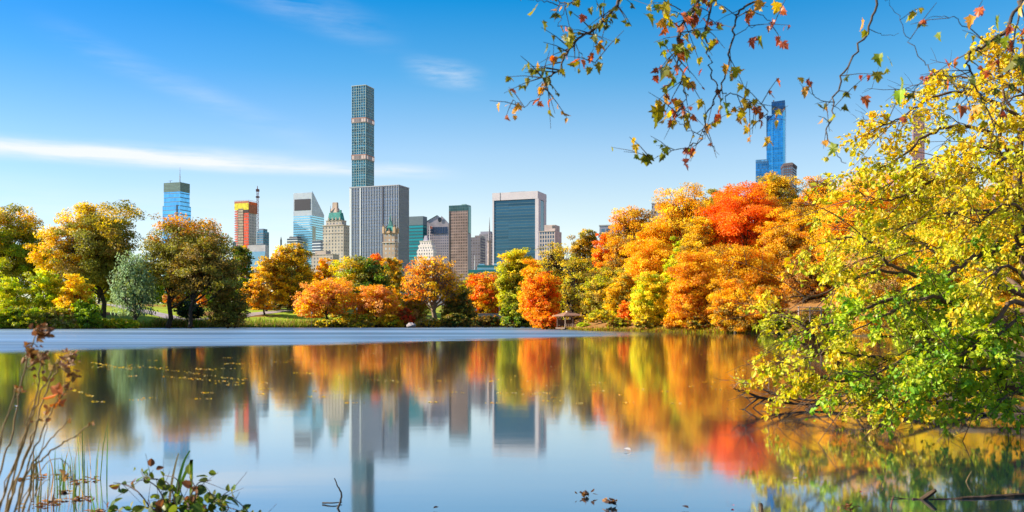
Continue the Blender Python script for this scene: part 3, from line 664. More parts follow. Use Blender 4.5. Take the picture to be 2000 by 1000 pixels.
# 20 blue glass skyscraper with stepped shoulder
d = 1500; f = fp(1507, 1533, 1537, d, 30); t = building('blue_skyscraper', 'deep blue mirror glass skyscraper with a stepped shoulder', f)
m57 = facade('deep_blue_glass', (0.03, 0.17, 0.36), (0.04, 0.35, 0.66), 2.2, 3.9, (0.06, 0.94), (0.08, 0.92), .1, .85, .35)
m57d = facade('navy_crown_glass', (0.015, 0.06, 0.13), (0.02, 0.10, 0.22), 2.2, 6, (0.1, 0.9), (0.08, 0.92), .15, .8, .5)
prism('facade', f, G0, Z(221, d), m57, t); prism('dark_crown', out(f, .05), Z(221, d)+.02, Z(196, d), m57d, t, ztop=[Z(195.5, d), Z(197, d), Z(197, d), Z(207, d)])
fl = np.array([f[1]+VR*2.01-UL*.05, f[1]+VR*2.01+UL*8.2, f[1]+VR*26+UL*8.2, f[1]+VR*26-UL*.05]); prism('shoulder_facade', fl, G0, Z(229, d), m57, t); prism('shoulder_crown', out(fl, .04), Z(229, d)+.02, Z(223, d), m57d, t)
panel('bright_seam', 0, 0.93, 0.985, G0, Z(232, d), facade('pale_seam', (.05, .3, .6), (.35, .62, .85), 2, 5, (0, 1), (.3, .7), .2, .6, .6), t, .25, f)
panel('pale_edge', 0, 0.0, 0.14, G0, Z(215, d), facade('mid_blue', (.04, .25, .5), (.08, .36, .66), 2, 3.9, rough=.12, metal=.8), t, .25, f)
mb = MB(); q = f[1]-UL*3+VR*3; mb.box((q[0], q[1], Z(195, d)), (2, 2, 3), -TH); mb.build('roof_mast', DARKROOF, t)
f = fp(1476, 1499, 1503, 1440, 22); t = building('blue_annex_tower', 'shorter blue glass block at the foot of the mirror skyscraper', f)
prism('facade', f, G0, Z(317, 1440), facade('annex_blue', (.03, .13, .28), (.04, .24, .50), 3, 4, (.06, .94), (.15, .9), .15, .8, .5), t); prism('roof_screen', out(f, .1), Z(317, 1440)+.02, Z(311, 1440), facade('screen_blue', (.04, .12, .24), (.12, .32, .52), 5, 5, (.1, .9), (.4, .8), .2, .6), t)
f = fp(1536, 1549, 1557, 1400, 60); t = building('dark_brick_tower', 'dark brick tower with a projecting cornice beside the mirror skyscraper', f)
f = np.array([[X(1548, 1400), 1400.], [X(1530, 1410), 1410.], [X(1530, 1410)+5, 1440.], [X(1556, 1430), 1430.]])
prism('wall', f, G0, Z(323, 1400), facade('dark_brick', (.04, .03, .04), (.06, .15, .22), 3.2, 4, (.2, .8), (.3, .75), .2, .6, .5), t); cf = f.mean(0); prism('cornice', cf+(f-cf)*1.06, Z(323, 1400), Z(318, 1400), plain('brick_cornice', (.05, .035, .04), .8), t); prism('roof_step', cf+(f-cf)*.9, Z(318, 1400), Z(316.6, 1400), DARKROOF, t)
f = fp(1784, 1806, 1812, 1300, 30); t = building('screened_brick_tower', 'dark brown tower glimpsed through yellow leaves of the leaning tree', f)
prism('wall', f, G0, Z(226, 1300), facade('brown_brick', (.22, .13, .13), (.12, .12, .18), 3, 4, (.25, .75), (.25, .75), .3, .4), t); prism('cornice', out(f, .6), Z(226, 1300), Z(222, 1300), plain('brown_cornice', (.10, .07, .07), .8), t)
f = fp(1796, 1830, 1838, 1150, 30); t = building('screened_pink_block', 'pinkish brick block glimpsed through yellow leaves below the brown tower', f)
prism('wall', f, G0, Z(330, 1150), facade('pink_brick', (.40, .26, .24), (.14, .14, .18), 3, 4, (.25, .75), (.25, .75), .3, .4), t); prism('parapet', out(f, .4), Z(330, 1150), Z(327, 1150), LIME, t)
import zlib
# ------------------------------------------------------------------ trees
Y=(.88,.58,.02); YB=(.92,.74,.03); YG=(.56,.56,.025); LG=(.46,.58,.03); G=(.17,.28,.025); DG=(.06,.11,.02); OL=(.31,.28,.04); OB=(.35,.23,.045)
O=(.90,.40,.014); OY=(.90,.54,.018); DO=(.72,.26,.012); RD=(.80,.07,.01); RO=(.90,.18,.01); BR=(.40,.17,.03); PK=(.90,.42,.12); WL=(.30,.42,.22); MG=(.26,.40,.025); TAN=(.55,.38,.14)
def unit(v): return v/np.maximum(np.linalg.norm(v, axis=-1, keepdims=True), 1e-9)
def leaf_quads(pos, nrm, axis, ln, wd):
    """one pointed leaf blade (a rhombus) per position"""
    axis = unit(axis-nrm*(axis*nrm).sum(1, keepdims=True)); side = np.cross(nrm, axis)
    ln = np.asarray(ln)[:, None]; wd = np.asarray(wd)[:, None]
    V = np.stack([pos-axis*ln*.5, pos+side*wd*.5-axis*ln*.05+nrm*ln*.06, pos+axis*ln*.5, pos-side*wd*.5-axis*ln*.05+nrm*ln*.06], 1)
    n_ = len(pos)
    return V.reshape(-1, 3), np.arange(n_*4).reshape(n_, 4)
def crown_lobes(W, H, D, nl, shape, rg):
    """lobe centres and radii in a box [-W/2,W/2] x [-D/2,D/2] x [0,H]"""
    C, Rr = [], []
    for k in range(nl):
        h = 0.12+0.80*(k+0.5)/nl
        h = min(0.92, max(0.06, h+rg.uniform(-.06, .06)))
        if shape == 'dome': pr = math.sqrt(max(0.03, 1-((h-.34)/.70)**2))
        elif shape == 'cone': pr = max(.18, 1.05-h)
        elif shape == 'column': pr = .8*math.sqrt(max(.1, 1-((h-.5)/.6)**4))
        else: pr = math.sqrt(max(.05, 1-((h-.5)/.55)**2))
        a = k*2.399+rg.uniform(-.4, .4)
        rr = pr*(.50+.28*rg.random()) if nl > 1 else 0
        C.append((math.cos(a)*rr*W/2, math.sin(a)*rr*D/2, h*H*.9))
        Rr.append(rg.uniform(.15, .32))
    C.append((rg.uniform(-.05, .05)*W, 0, H*.80)); Rr.append(.22)
    C.append((-W*.34, 0, H*(.40 if shape != 'cone' else .2))); Rr.append(.22); C.append((W*.34, 0, H*(.38 if shape != 'cone' else .18))); Rr.append(.22)
    return np.array(C), np.array(Rr)
NLEAF = [0]
def make_tree(name, label, cat, x0, x1, y0, y1, d, pal, base=None, top=None, shape='dome', nl=10, cov=5.0, flat=.55, droop=0.0, bare=False, bark=None, leafpx=1.85, group=None, depth=.8, lim=1.0, trunk_r=None, side=None, lean=0.0, seed=None):
    """a tree or shrub: x0..x1, y0..y1 bound its crown as the photo shows it, d its distance; pal/top/side list leaf colours"""
    rg = np.random.default_rng(zlib.crc32(label.encode()) % 99999 if seed is None else seed)
    cx = X((x0+x1)/2, d); Wd = (x1-x0)/F*d; zt, zb = Z(y0, d), Z(y1, d)
    bx = X(base[0], d) if base else cx
    g0 = gz(bx, d)
    if base: g0 = min(g0, Z(base[1], d)+.5) if False else g0
    zb = max(zb, g0+.02); H = zt-zb; D = Wd*depth
    t = thing(name, label, cat, (bx, d, g0), group)
    C, Rr = crown_lobes(Wd, H, D, nl, shape, rg)
    size_ = np.array([Wd, D, H])
    # clusters over the lobes' shells
    cl, co, cr, lob = [], [], [], []
    for i, (c, r) in enumerate(zip(C, Rr)):
        k = int(26*lim)+6
        a = np.arange(k)*2.399+rg.random()*6; zz = 1-2*(np.arange(k)+.5)/k
        dirs = np.stack([np.cos(a)*np.sqrt(1-zz**2), np.sin(a)*np.sqrt(1-zz**2), zz], 1)+rg.normal(0, .22, (k, 3))
        rad3 = np.array([r*Wd*1.0, r*max(D, Wd*.6), r*min(H*1.15, Wd*1.3)])
        p = c+dirs*rad3*rg.uniform(.62, 1.06, (k, 1))
        ok = (p[:, 2] > -.02*H) & ((dirs[:, 2] > -.55) | (rg.random(k) < .4))
        cl.append(p[ok]); co.append(dirs[ok]); cr.append(np.full(ok.sum(), r)); lob.append(np.full(ok.sum(), i))
    cl = np.concatenate(cl); co = np.concatenate(co); cr = np.concatenate(cr); lob = np.concatenate(lob)
    cl = cl+rg.normal(0, .045, cl.shape)*size_; keep = rg.random(len(cl)) > .10*(1+np.sin(cl[:, 0]/Wd*17+cl[:, 2]/H*13+nl)); cl, co, cr, lob = cl[keep], co[keep], cr[keep], lob[keep]
    # fit to the outline box
    lo, hi = np.percentile(cl, 1.5, axis=0), np.percentile(cl, 98.5, axis=0)
    mg = np.array([.06*Wd, .06*D, .05*H])
    sc = (size_-2*mg)/np.maximum(hi-lo, 1e-6)
    off = np.array([-Wd/2+mg[0], -D/2+mg[1], mg[2]])-lo*sc
    cl = cl*sc+off; C = C*sc+off
    ok = (np.abs(cl[:, 0]) < Wd*.47) & (cl[:, 2] < H*.965); cl, co, cr, lob = cl[ok], co[ok], cr[ok], lob[ok]
    clr = cr*np.cbrt(Wd*D*H)*.36
    if group == GR: leafpx = min(leafpx, 1.55)
    ls = max(.10, leafpx*d/921.6*1.0)
    nleaf = int(1.4*cov*Wd*H/(.32*ls*ls)); nleaf = int(np.clip(nleaf, 500, 90000)); NLEAF[0] += nleaf
    wgt = clr**2; wgt = wgt*rg.uniform(.45, 1.5, len(wgt)); wgt /= wgt.sum()
    ci = rg.choice(len(cl), nleaf, p=wgt)
    g = rg.normal(0, 1, (nleaf, 3)); g = unit(g)*(rg.random((nleaf, 1))**.45)
    pos = cl[ci]+g*clr[ci][:, None]*np.array([1.25, 1.25, flat*1.25+droop*1.6])
    if droop: pos[:, 2] -= np.abs(rg.normal(0, droop*clr[ci]))
    pos[:, 2] = np.maximum(pos[:, 2], .02*H+rg.random(nleaf)*.04*H)
    outd = unit((pos-np.array([0, 0, H*.35]))/size_)
    nrm = unit(outd*.55+np.array([0, 0, .45])+rg.normal(0, .62, (nleaf, 3)))
    axis = rg.normal(0, 1, (nleaf, 3))+np.array([0, 0, -.5-3*droop])
    ln = ls*rg.uniform(.75, 1.45, nleaf)*(1+droop)
    Vq, Fq = leaf_quads(pos+np.array([cx, d, zb]), nrm, axis, ln, ln*rg.uniform(.5, .75, nleaf)/(1+droop))
    # leaf colour: per clump, then per leaf
    pal = np.array(pal); pc = pal[rg.integers(0, len(pal), len(cl))]
    h = cl[:, 2]/H; u = cl[:, 0]/Wd
    if top is not None:
        tp = np.array(top); s_ = rg.random(len(cl)) < np.clip((h-.58)*3.2+.1*rg.normal(size=len(cl)), 0, 1); pc[s_] = tp[rg.integers(0, len(tp), s_.sum())]
    if side is not None:     # (colours, sign): flank tint; gold left flanks have the sunlit side painted in
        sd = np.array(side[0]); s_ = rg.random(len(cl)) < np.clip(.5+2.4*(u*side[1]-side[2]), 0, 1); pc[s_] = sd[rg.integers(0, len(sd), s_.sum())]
    pc = pc*rg.uniform(.75, 1.2, (len(cl), 1))
    lc = pc[ci]; alt = pal[rg.integers(0, len(pal), nleaf)]
    mixr = (rg.random((nleaf, 1)) < .22)*.7
    lc = (lc*(1-mixr)+alt*mixr)*rg.uniform(.72, 1.22, (nleaf, 1))
    mb = MB(); mb.add(Vq, Fq, np.clip(lc, 0, .95)); mb.build('crown', LEAF, t)
    # trunk, limbs and twigs
    bark = bark or BARK; mb = MB()
    o3 = np.array([cx, d, zb]); r0 = trunk_r or (.018*(zt-g0)+.06)
    p0 = np.array([bx, d, g0-.3]); top_ = o3+np.array([(bx-cx)*.3+lean*Wd, 0, H*.72]); 
    tt = np.linspace(0, 1, 7)[:, None]; tr = p0*(1-tt)+top_*tt; tr[1:-1] += rg.normal(0, .012*(zt-g0), (5, 3))*np.array([1, 1, .2])
    rad_ = r0*np.array([1.35, 1.0, .88, .74, .58, .4, .18])
    if H > .0: mb.tube(tr, rad_, 7)
    tw_min = .22*d/921.6 if bare else .11*d/921.6
    for i, c in enumerate(C):
        e = o3+c
        fz = np.clip((e[2]-g0)/(top_[2]-g0)*.62-.05, .12, .8)
        s0 = p0*(1-fz)+top_*fz; q = np.linspace(0, 1, 5)[:, None]
        mid = s0*.45+e*.55+np.array([0, 0, -.06*H*(1 if not bare else .3)])
        path = (1-q)**2*s0+2*q*(1-q)*mid+q**2*e; path[1:-1] += rg.normal(0, .012*Wd, (3, 3))
        mb.tube(path, np.array([.42, .33, .26, .2, .13])*r0+tw_min*.5, 5)
        for jx in np.nonzero(lob == i)[0][:: (1 if bare else 3)]:
            ee = o3+cl[jx]; st = path[rg.integers(2, 5)]; md = (st+ee)/2+rg.normal(0, .02*Wd, 3)
            mb.tube([st, md, ee+(ee-md)*.25], np.array([.11, .07, .02])*r0+np.array([1, .8, .5])*tw_min, 3 if not bare else 4)
    mb.build('trunk', bark, t)
    return t
GB = 'trees along the far lawn'; GM_ = 'trees across the lake'; GR = 'trees of the wooded bank'; GS = 'shrubs along the shore'
T = make_tree
# ---- far lawn at the left of the lake
T('tree', 'broad tree with orange top over green lower leaves beyond yellow shrubs', 'tree', -70, 112, 402, 575, 236, [OL, MG, OL, YG], top=[OY, OL, OB, Y], base=(30, 600), group=GB, nl=12, side=([Y, OY], -1, .2))  # yellow left flank paints the sun side into the leaf colours
T('tree', 'largest olive tree with golden flank, its two dark trunks on the lawn', 'tree', 70, 272, 395, 566, 228, [OL, (.32, .32, .05), OL, OB], top=[OL, Y, OL], base=(201, 607), group=GB, nl=15, side=([Y, OY], -1, .12), cov=5)  # sunlit left half put into the leaf colours as gold
T('tree', 'round olive tree with rusty orange top below the blue mast tower', 'tree', 272, 452, 420, 566, 222, [OL, OL, (.33, .31, .05), OB, OL], top=[O, DO, O, OB], base=(323, 607), group=GB, nl=14, cov=5)
T('tree', 'brown olive tree with straight trunk standing nearest the waterside on the lawn', 'tree', 330, 468, 462, 580, 214, [OL, OB, OB], base=(366, 620), group=GB, nl=10, cov=3)
T('willow_tree', 'grey green weeping willow on the lawn before the big olive tree', 'tree', 216, 302, 490, 618, 212, [WL, WL, (.26, .33, .12)], base=(266, 625), droop=.7, nl=9, cov=1.1, group=GB)
T('tree', 'bright lime tree in sun far behind the lawn trunks', 'tree', 140, 245, 500, 600, 300, [LG, YG, Y], group=GB, nl=8, cov=5)
T('tree', 'lime yellow tree behind the willow with sunlit leaves', 'tree', 238, 335, 515, 605, 310, [LG, LG, YG], group=GB, nl=8)
T('tree', 'small brick coloured shrub tree between the two lawn trunks', 'tree', 318, 362, 560, 607, 275, [BR, OB, DO], group=GB, nl=5)
T('tree', 'dark green pointed tree behind the golden bank trees', 'tree', 438, 502, 480, 600, 290, [DG, G, OL], group=GB, nl=8, shape='round')
T('tree', 'little golden tree top beside the red netted tower base', 'tree', 450, 482, 478, 540, 300, [Y, OY, YG], group=GB, nl=5)
T('tree', 'lime tree in sun seen under the round olive crown between the trunks', 'tree', 326, 425, 505, 606, 305, [LG, YG, LG], group=GB, nl=8)
T('tree', 'yellow lime tree far back between largest olive tree and willow', 'tree', 190, 250, 520, 602, 320, [YG, LG, Y], group=GB, nl=7)
T('tree', 'olive tree far back closing the lawn behind the round olive tree', 'tree', 400, 480, 520, 606, 315, [OL, OB, G], group=GB, nl=8)
T('tree', 'amber tree far back at the end of the sunny lawn', 'tree', 545, 640, 530, 606, 305, [OY, OB, OL], group=GM_, nl=8)
# left shore shrubs
T('shrub', 'tall yellow shrub with pale top beside the olive trunks', 'shrub', 58, 128, 524, 628, 206, [YB, YG, LG], base=(92, 640), group=GS, nl=8, shape='round')
T('shrub', 'yellow orange shrub between lime shrub and tall yellow shrub', 'shrub', 108, 186, 534, 634, 204, [YB, Y, OY], base=(146, 640), group=GS, nl=8)
T('shrub', 'bright green rounded shrub at the end of the yellow thicket', 'shrub', 142, 198, 582, 641, 201, [MG, LG, G], base=(170, 641), group=GS, nl=7)
T('shrub', 'pale lime yellow shrub at the very edge of the yellow thicket', 'shrub', -20, 62, 540, 634, 207, [YB, YG, LG], base=(20, 640), group=GS, nl=8)
T('shrub', 'olive green low thicket in shade below the yellow shrubs', 'shrub', -30, 90, 598, 643, 198, [OL, YG, MG], base=(30, 642), group=GS, nl=8, shape='round', depth=.35)
T('shrub', 'olive and tan waterside thicket in front of the green rounded shrub', 'shrub', 70, 150, 600, 642, 199.5, [OL, YG, TAN], base=(110, 642), group=GS, nl=7, depth=.4)
T('shrub', 'low lime yellow shrub on the waterline before the lawn', 'shrub', 188, 276, 622, 641, 206, [YB, LG, YG], base=(232, 641), group=GS, nl=7, shape='round', depth=.3)
T('shrub', 'dark evergreen shrub behind the waterside lawn trunk', 'shrub', 338, 402, 588, 622, 232, [DG, (.03, .05, .02)], group=GS, nl=6, shape='round')
T('shrub', 'brownish olive shrub tree at the edge of the sunny lawn', 'shrub', 402, 488, 556, 640, 219, [OL, OB, OL], base=(445, 636), group=GS, nl=10, cov=4)
T('shrub', 'small orange shrub behind the brownish olive shrub', 'shrub', 382, 404, 574, 600, 262, [O, PK, OY], group=GS, nl=4)
# ---- middle bank
T('tree', 'tall golden tree in front of the banded block', 'tree', 532, 612, 470, 588, 282, [Y, OY, Y, OL], base=(573, 600), group=GM_, nl=11, bare=True, bark=BARKL)
T('tree', 'golden orange tree behind the sunny lawn', 'tree', 488, 566, 492, 596, 278, [OY, Y, OB], base=(520, 603), group=GM_, nl=10)
T('tree', 'low orange tree with dark trunk at the back of the sunny lawn', 'tree', 470, 530, 545, 606, 266, [O, OY, OB], base=(518, 606), group=GM_, nl=7)
T('tree', 'brown shadowed tree behind the sunny lawn', 'tree', 520, 590, 545, 606, 285, [OB, OL, BR], base=(545, 606), group=GM_, nl=8, cov=4)
T('tree', 'amber tree at the foot of the stone hotel', 'tree', 608, 662, 502, 588, 288, [OY, Y, O], group=GM_, nl=8)
T('tree', 'wide salmon and gold tree spreading low over the waterside lawn', 'tree', 572, 692, 544, 622, 250, [Y, OY, PK], top=[PK, OY], base=(640, 622), group=GM_, nl=12, side=([PK, OY], -1, .1))
T('tree', 'dense dark olive tree with golden flank in front of the ribbed slab', 'tree', 650, 762, 500, 606, 268, [DG, OL, G], group=GM_, nl=11, side=([Y, YG, Y], -1, .02), cov=6)
T('tree', 'red orange tree top between dark olive tree and gothic hotel', 'tree', 708, 756, 494, 560, 300, [O, RO, OY], top=[RO, RO, O], group=GM_, nl=7)
T('tree', 'amber olive tree at the foot of the gothic hotel', 'tree', 736, 792, 502, 592, 290, [OY, OL, Y], top=[O, OY, OL], group=GM_, nl=8)
T('tree', 'salmon orange dome shaped tree on the waterside lawn', 'tree', 683, 786, 555, 620, 249, [O, PK, OY], top=[PK, O], base=(735, 622), group=GM_, nl=11)
T('tree', 'broad orange tree with bare grey limbs reaching from a pale trunk', 'tree', 784, 908, 498, 590, 258, [OY, O, Y], top=[O, OY, O], base=(848, 630), group=GM_, nl=13, bare=True, bark=BARKL, cov=1.9, trunk_r=.75, side=([RO, O], -1, .26))
T('tree', 'dark olive drooping tree under the broad orange tree', 'tree', 782, 840, 552, 634, 266, [OL, TAN, YG], base=(810, 632), group=GM_, nl=9, droop=.35, cov=3)
T('tree', 'dark brown shadowed tree beside the pale trunk', 'tree', 862, 930, 560, 637, 262, [OB, DG, OL], base=(884, 634), group=GM_, nl=9, cov=4.5)
T('tree', 'fiery red and yellow tree at the head of the lake', 'tree', 906, 990, 534, 620, 278, [RO, OY, Y], top=[RO, RO, O], base=(920, 616), group=GM_, nl=10, bare=True, cov=4)
T('tree', 'yellow olive tree just behind the fiery red tree', 'tree', 896, 950, 532, 600, 300, [Y, OL, YG], group=GM_, nl=7)
T('tree', 'amber tree below the teal roofed hall', 'tree', 940, 992, 530, 600, 310, [OY, Y, OL], group=GM_, nl=7)
T('tree', 'tall lime yellow tree with olive lower leaves beside the framed slab', 'tree', 972, 1056, 482, 634, 246, [YG, OL, YG, Y], top=[YG, Y, YB], base=(1010, 630), group=GM_, nl=16, shape='dome', cov=6.5, seed=77)
T('tree', 'olive green tree under the tall lime yellow tree', 'tree', 975, 1040, 575, 638, 240.5, [OL, G, YG], base=(1005, 636), group=GM_, nl=8)
T('shrub', 'round crimson shrub on the far waterside', 'shrub', 772, 812, 602, 632, 247, [RD, (.5, .08, .02), BR], group=GS, nl=6)
T('shrub', 'golden shrub between crimson shrub and salmon tree', 'shrub', 730, 790, 614, 638, 246, [Y, OY, YG], group=GS, nl=6, depth=.4)
T('shrub', 'tan gold shrub beside the grey boulder', 'shrub', 812, 862, 620, 639, 246, [OY, TAN, OL], group=GS, nl=6, depth=.4)
T('shrub', 'low dark olive hedge of shrubs on the far waterline', 'shrub', 612, 735, 622, 640, 244.5, [OL, YG, OB, Y], group=GS, nl=12, shape='round', depth=.18)
T('shrub', 'low russet shrub thicket below the stone wall', 'shrub', 915, 985, 617, 638, 246, [BR, OB, DG], group=GS, nl=9, shape='round', depth=.3)
T('shrub', 'dark green waterline thicket below the pale trunk', 'shrub', 855, 925, 612, 639, 247, [DG, OB, OL], group=GS, nl=8, depth=.35)
T('shrub', 'dark russet thicket at the water between stone wall and red maple', 'shrub', 978, 1036, 615, 639, 242, [BR, DG, OB], group=GS, nl=7, depth=.35)
T('shrub', 'golden low shrub row on the waterside left of the crimson shrub', 'shrub', 655, 735, 612, 636, 247, [Y, OY, YG, OL], group=GS, nl=9, shape='round', depth=.25)
# ---- wooded bank on the right, far to near
T('maple_tree', 'vivid red orange maple at the waterside next to the pavilion', 'tree', 1022, 1096, 528, 643, 192, [RO, O, (.9, .30, .013), OY], base=(1062, 641), group=GR, nl=14, shape='column', top=[O, OY, RO])
T('tree', 'orange gold tree merging into the back of the vivid waterside maple', 'tree', 1012, 1090, 505, 625, 214, [OY, Y, O], group=GR, nl=10)
T('tree', 'yellow green tree with two dark trunks behind the pavilion', 'tree', 1042, 1150, 470, 620, 205, [Y, YG, OL, Y], base=(1098, 636), group=GR, nl=13, bare=True, cov=1.7, trunk_r=.75)
T('tree', 'slender yellow green tree with dark leaning trunk behind the pavilion', 'tree', 1086, 1176, 500, 632, 196, [YG, Y, OL], base=(1114, 636), group=GR, nl=10, bare=True, cov=1.5, trunk_r=.65)
T('tree', 'tall dark olive tree breaking the skyline beside the slate flat roof', 'tree', 1112, 1182, 446, 560, 222, [OL, OB, Y], group=GR, nl=9, shape='round')
T('tree', 'orange red tree top below the slate flat roof', 'tree', 1158, 1212, 452, 545, 215, [RO, O, OY], group=GR, nl=7)
T('tree', 'deep amber tree where the wooded ridge starts to rise above the pavilion', 'tree', 1180, 1292, 404, 575, 205, [OY, O, OB], base=(1230, 640), group=GR, nl=13, bare=True, cov=4)
T('tree', 'olive yellow tree above the pavilion bushes', 'tree', 1132, 1232, 520, 636, 178, [OL, Y, YG, OB], base=(1184, 640), group=GR, nl=11, cov=4.5, bare=True)
T('tree', 'amber tree with airy bare twigs on the ridge skyline', 'tree', 1274, 1402, 357, 560, 190, [OY, Y, O], base=(1340, 640), group=GR, nl=15, bare=True, cov=3.6)
T('tree', 'rust orange tree below the deep amber ridge tree', 'tree', 1218, 1322, 468, 610, 172, [OY, OY, O], base=(1270, 642), group=GR, nl=12, cov=5)
T('tree', 'golden tree top between the airy ridge tree and the red maple', 'tree', 1365, 1450, 362, 520, 196, [OY, Y, OL], group=GR, nl=10)
T('tree', 'lime yellow crown glowing in the middle of the wooded bank', 'tree', 1296, 1376, 455, 570, 165, [YG, YB, LG], group=GR, nl=9)
T('maple_tree', 'scarlet maple crown on top of the wooded bank', 'tree', 1372, 1545, 356, 545, 160, [(.90, .22, .012), RO, (.90, .30, .012), O, RO], base=(1455, 640), group=GR, nl=16, cov=5.5, shape='round')
T('tree', 'golden tree top in front of the mirror skyscraper', 'tree', 1474, 1570, 334, 480, 188, [Y, OY, OL], group=GR, nl=10)
T('tree', 'amber brown tree top beside the mirror skyscraper on the ridge', 'tree', 1548, 1648, 342, 560, 160, [OB, O, OY], base=(1600, 640), group=GR, nl=13, cov=4, bare=True)
T('tree', 'huge amber tree below the scarlet maple', 'tree', 1366, 1520, 478, 625, 146, [OY, O, OY, OB], base=(1450, 645), group=GR, nl=16, side=([O, OY], 1, .2))
T('tree', 'burnt orange tree under the mirror skyscraper', 'tree', 1482, 1605, 402, 605, 150, [OY, O, OB, OY], base=(1530, 645), group=GR, nl=15)
T('tree', 'orange brown tree standing at the water beside the lemon yellow tree', 'tree', 1306, 1414, 488, 650, 138.5, [OY, O, OY, DO], base=(1350, 648), group=GR, nl=14, shape='column')
T('tree', 'brilliant lemon yellow tree reaching down to the waterline', 'tree', 1232, 1320, 528, 647, 147.5, [YB, YB, Y, LG], base=(1276, 646), group=GR, nl=13, shape='column', cov=6)
T('tree', 'russet orange tree overhanging the water below the huge amber tree', 'tree', 1386, 1482, 540, 650, 129, [OY, O, OY, OB], base=(1436, 649), group=GR, nl=12, shape='column')
T('tree', 'rusty brown low tree at the water under the burnt orange tree', 'tree', 1448, 1540, 555, 651, 126.5, [OY, DO, OB, O], base=(1495, 650), group=GR, nl=12, shape='column')
T('tree', 'very large golden tree behind the leaning lime tree', 'tree', 1590, 1790, 335, 625, 128, [OY, Y, OY, O], base=(1690, 645), group=GR, nl=20, cov=5)
T('tree', 'brown tree in shade between burnt orange and very large golden trees', 'tree', 1520, 1640, 480, 640, 133, [OB, O, BR], base=(1570, 650), group=GR, nl=12, cov=4, bare=True)
T('tree', 'gold tree seen through the leaning lime tree trunk', 'tree', 1760, 1950, 340, 610, 120, [Y, OY, YG], base=(1850, 640), group=GR, nl=15, cov=4.5)
T('tree', 'amber tree at the farthest edge behind the leaning lime tree', 'tree', 1900, 2090, 330, 620, 115, [OY, Y, OB], base=(2000, 640), group=GR, nl=15, cov=4.5)
T('tree', 'tan leafed tree behind the rustic fence and golden tree', 'tree', 1630, 1760, 520, 648, 106, [OY, TAN, Y], base=(1690, 648), group=GR, nl=11, cov=4)
T('tree', 'golden tan tree filling the gap behind the rustic fence', 'tree', 1645, 1795, 455, 660, 100, [OY, Y, TAN], base=(1720, 656), group=GR, nl=14, shape='column', cov=4.5)
T('tree', 'yellow gold tree close behind the leaning lime tree limbs', 'tree', 1765, 1935, 440, 666, 90, [Y, OY, YG], base=(1850, 664), group=GR, nl=14, shape='column', cov=4.5)
T('tree', 'dark gold tree at the picture edge behind the leaning trunk', 'tree', 1895, 2080, 420, 675, 78, [OY, OL, Y], base=(1990, 672), group=GR, nl=14, shape='column', cov=4.5)
T('shrub', 'long lime waterside thicket under the leaning tree limbs', 'shrub', 1740, 1900, 600, 674, 84, [YG, OL, LG], group=GS, nl=12, depth=.3, shape='column')
T('shrub', 'brown green waterside thicket behind the leaning trunk', 'shrub', 1880, 2060, 600, 700, 62, [OL, OB, YG], group=GS, nl=12, depth=.3, shape='column')
T('tree', 'amber tree closing the bank behind deep amber and rust orange trees', 'tree', 1225, 1330, 430, 600, 185, [OY, O, Y], group=GR, nl=12, cov=4.5)
T('tree', 'gold tree closing the bank between airy ridge tree and huge amber tree', 'tree', 1320, 1420, 420, 600, 160, [OY, Y, OB], group=GR, nl=12, cov=4.5)
T('tree', 'yellow amber tree behind the brick red bush and lemon yellow tree', 'tree', 1180, 1262, 530, 640, 172, [OY, Y, OL], group=GR, nl=10, cov=4)
T('shrub', 'yellow olive bush next to the pavilion', 'shrub', 1140, 1214, 606, 646, 165, [YG, OL, Y], base=(1176, 645), group=GS, nl=9)
T('shrub', 'brick red bush between pavilion bush and lemon yellow tree', 'shrub', 1206, 1250, 588, 646, 156, [RO, DO, O], base=(1228, 646), group=GS, nl=8, shape='column')
T('shrub', 'small lime green bush right beside the pavilion post', 'shrub', 1126, 1156, 630, 645, 168, [LG, YG], base=(1140, 645), group=GS, nl=5)
T('shrub', 'green gold waterside bush below the rusty low tree', 'shrub', 1482, 1560, 612, 652, 123, [YG, OL, LG], base=(1520, 651), group=GS, nl=9, depth=.4)
T('shrub', 'brown waterside bush under the rustic fence', 'shrub', 1545, 1640, 600, 655, 112, [OB, BR, OL], base=(1590, 653), group=GS, nl=10, depth=.5)
T('shrub', 'russet orange bush between the vivid maple and the pavilion roof', 'shrub', 1050, 1092, 614, 644, 187.5, [DO, O, RO], base=(1066, 643), group=GS, nl=6)
T('shrub', 'golden brush trailing in the water under the lemon yellow tree', 'shrub', 1238, 1300, 618, 648, 146, [YB, Y, OL], group=GS, nl=8, depth=.35)
T('shrub', 'orange brush at the waterline between lemon yellow and orange brown trees', 'shrub', 1290, 1352, 612, 649, 141, [O, OY, BR], group=GS, nl=8, depth=.35)
T('shrub', 'tan brush at the waterline under the orange brown tree', 'shrub', 1342, 1408, 614, 650, 136, [OL, OY, BR], group=GS, nl=8, depth=.35)
T('shrub', 'rust brush at the waterline under the russet overhanging tree', 'shrub', 1400, 1470, 610, 651, 130.5, [O, DO, OL], group=GS, nl=8, depth=.35)
T('shrub', 'olive gold brush along the stones near the brick red bush', 'shrub', 1184, 1232, 620, 647, 153, [OL, YG, BR], group=GS, nl=7, depth=.35)
print('far leaves', NLEAF[0])

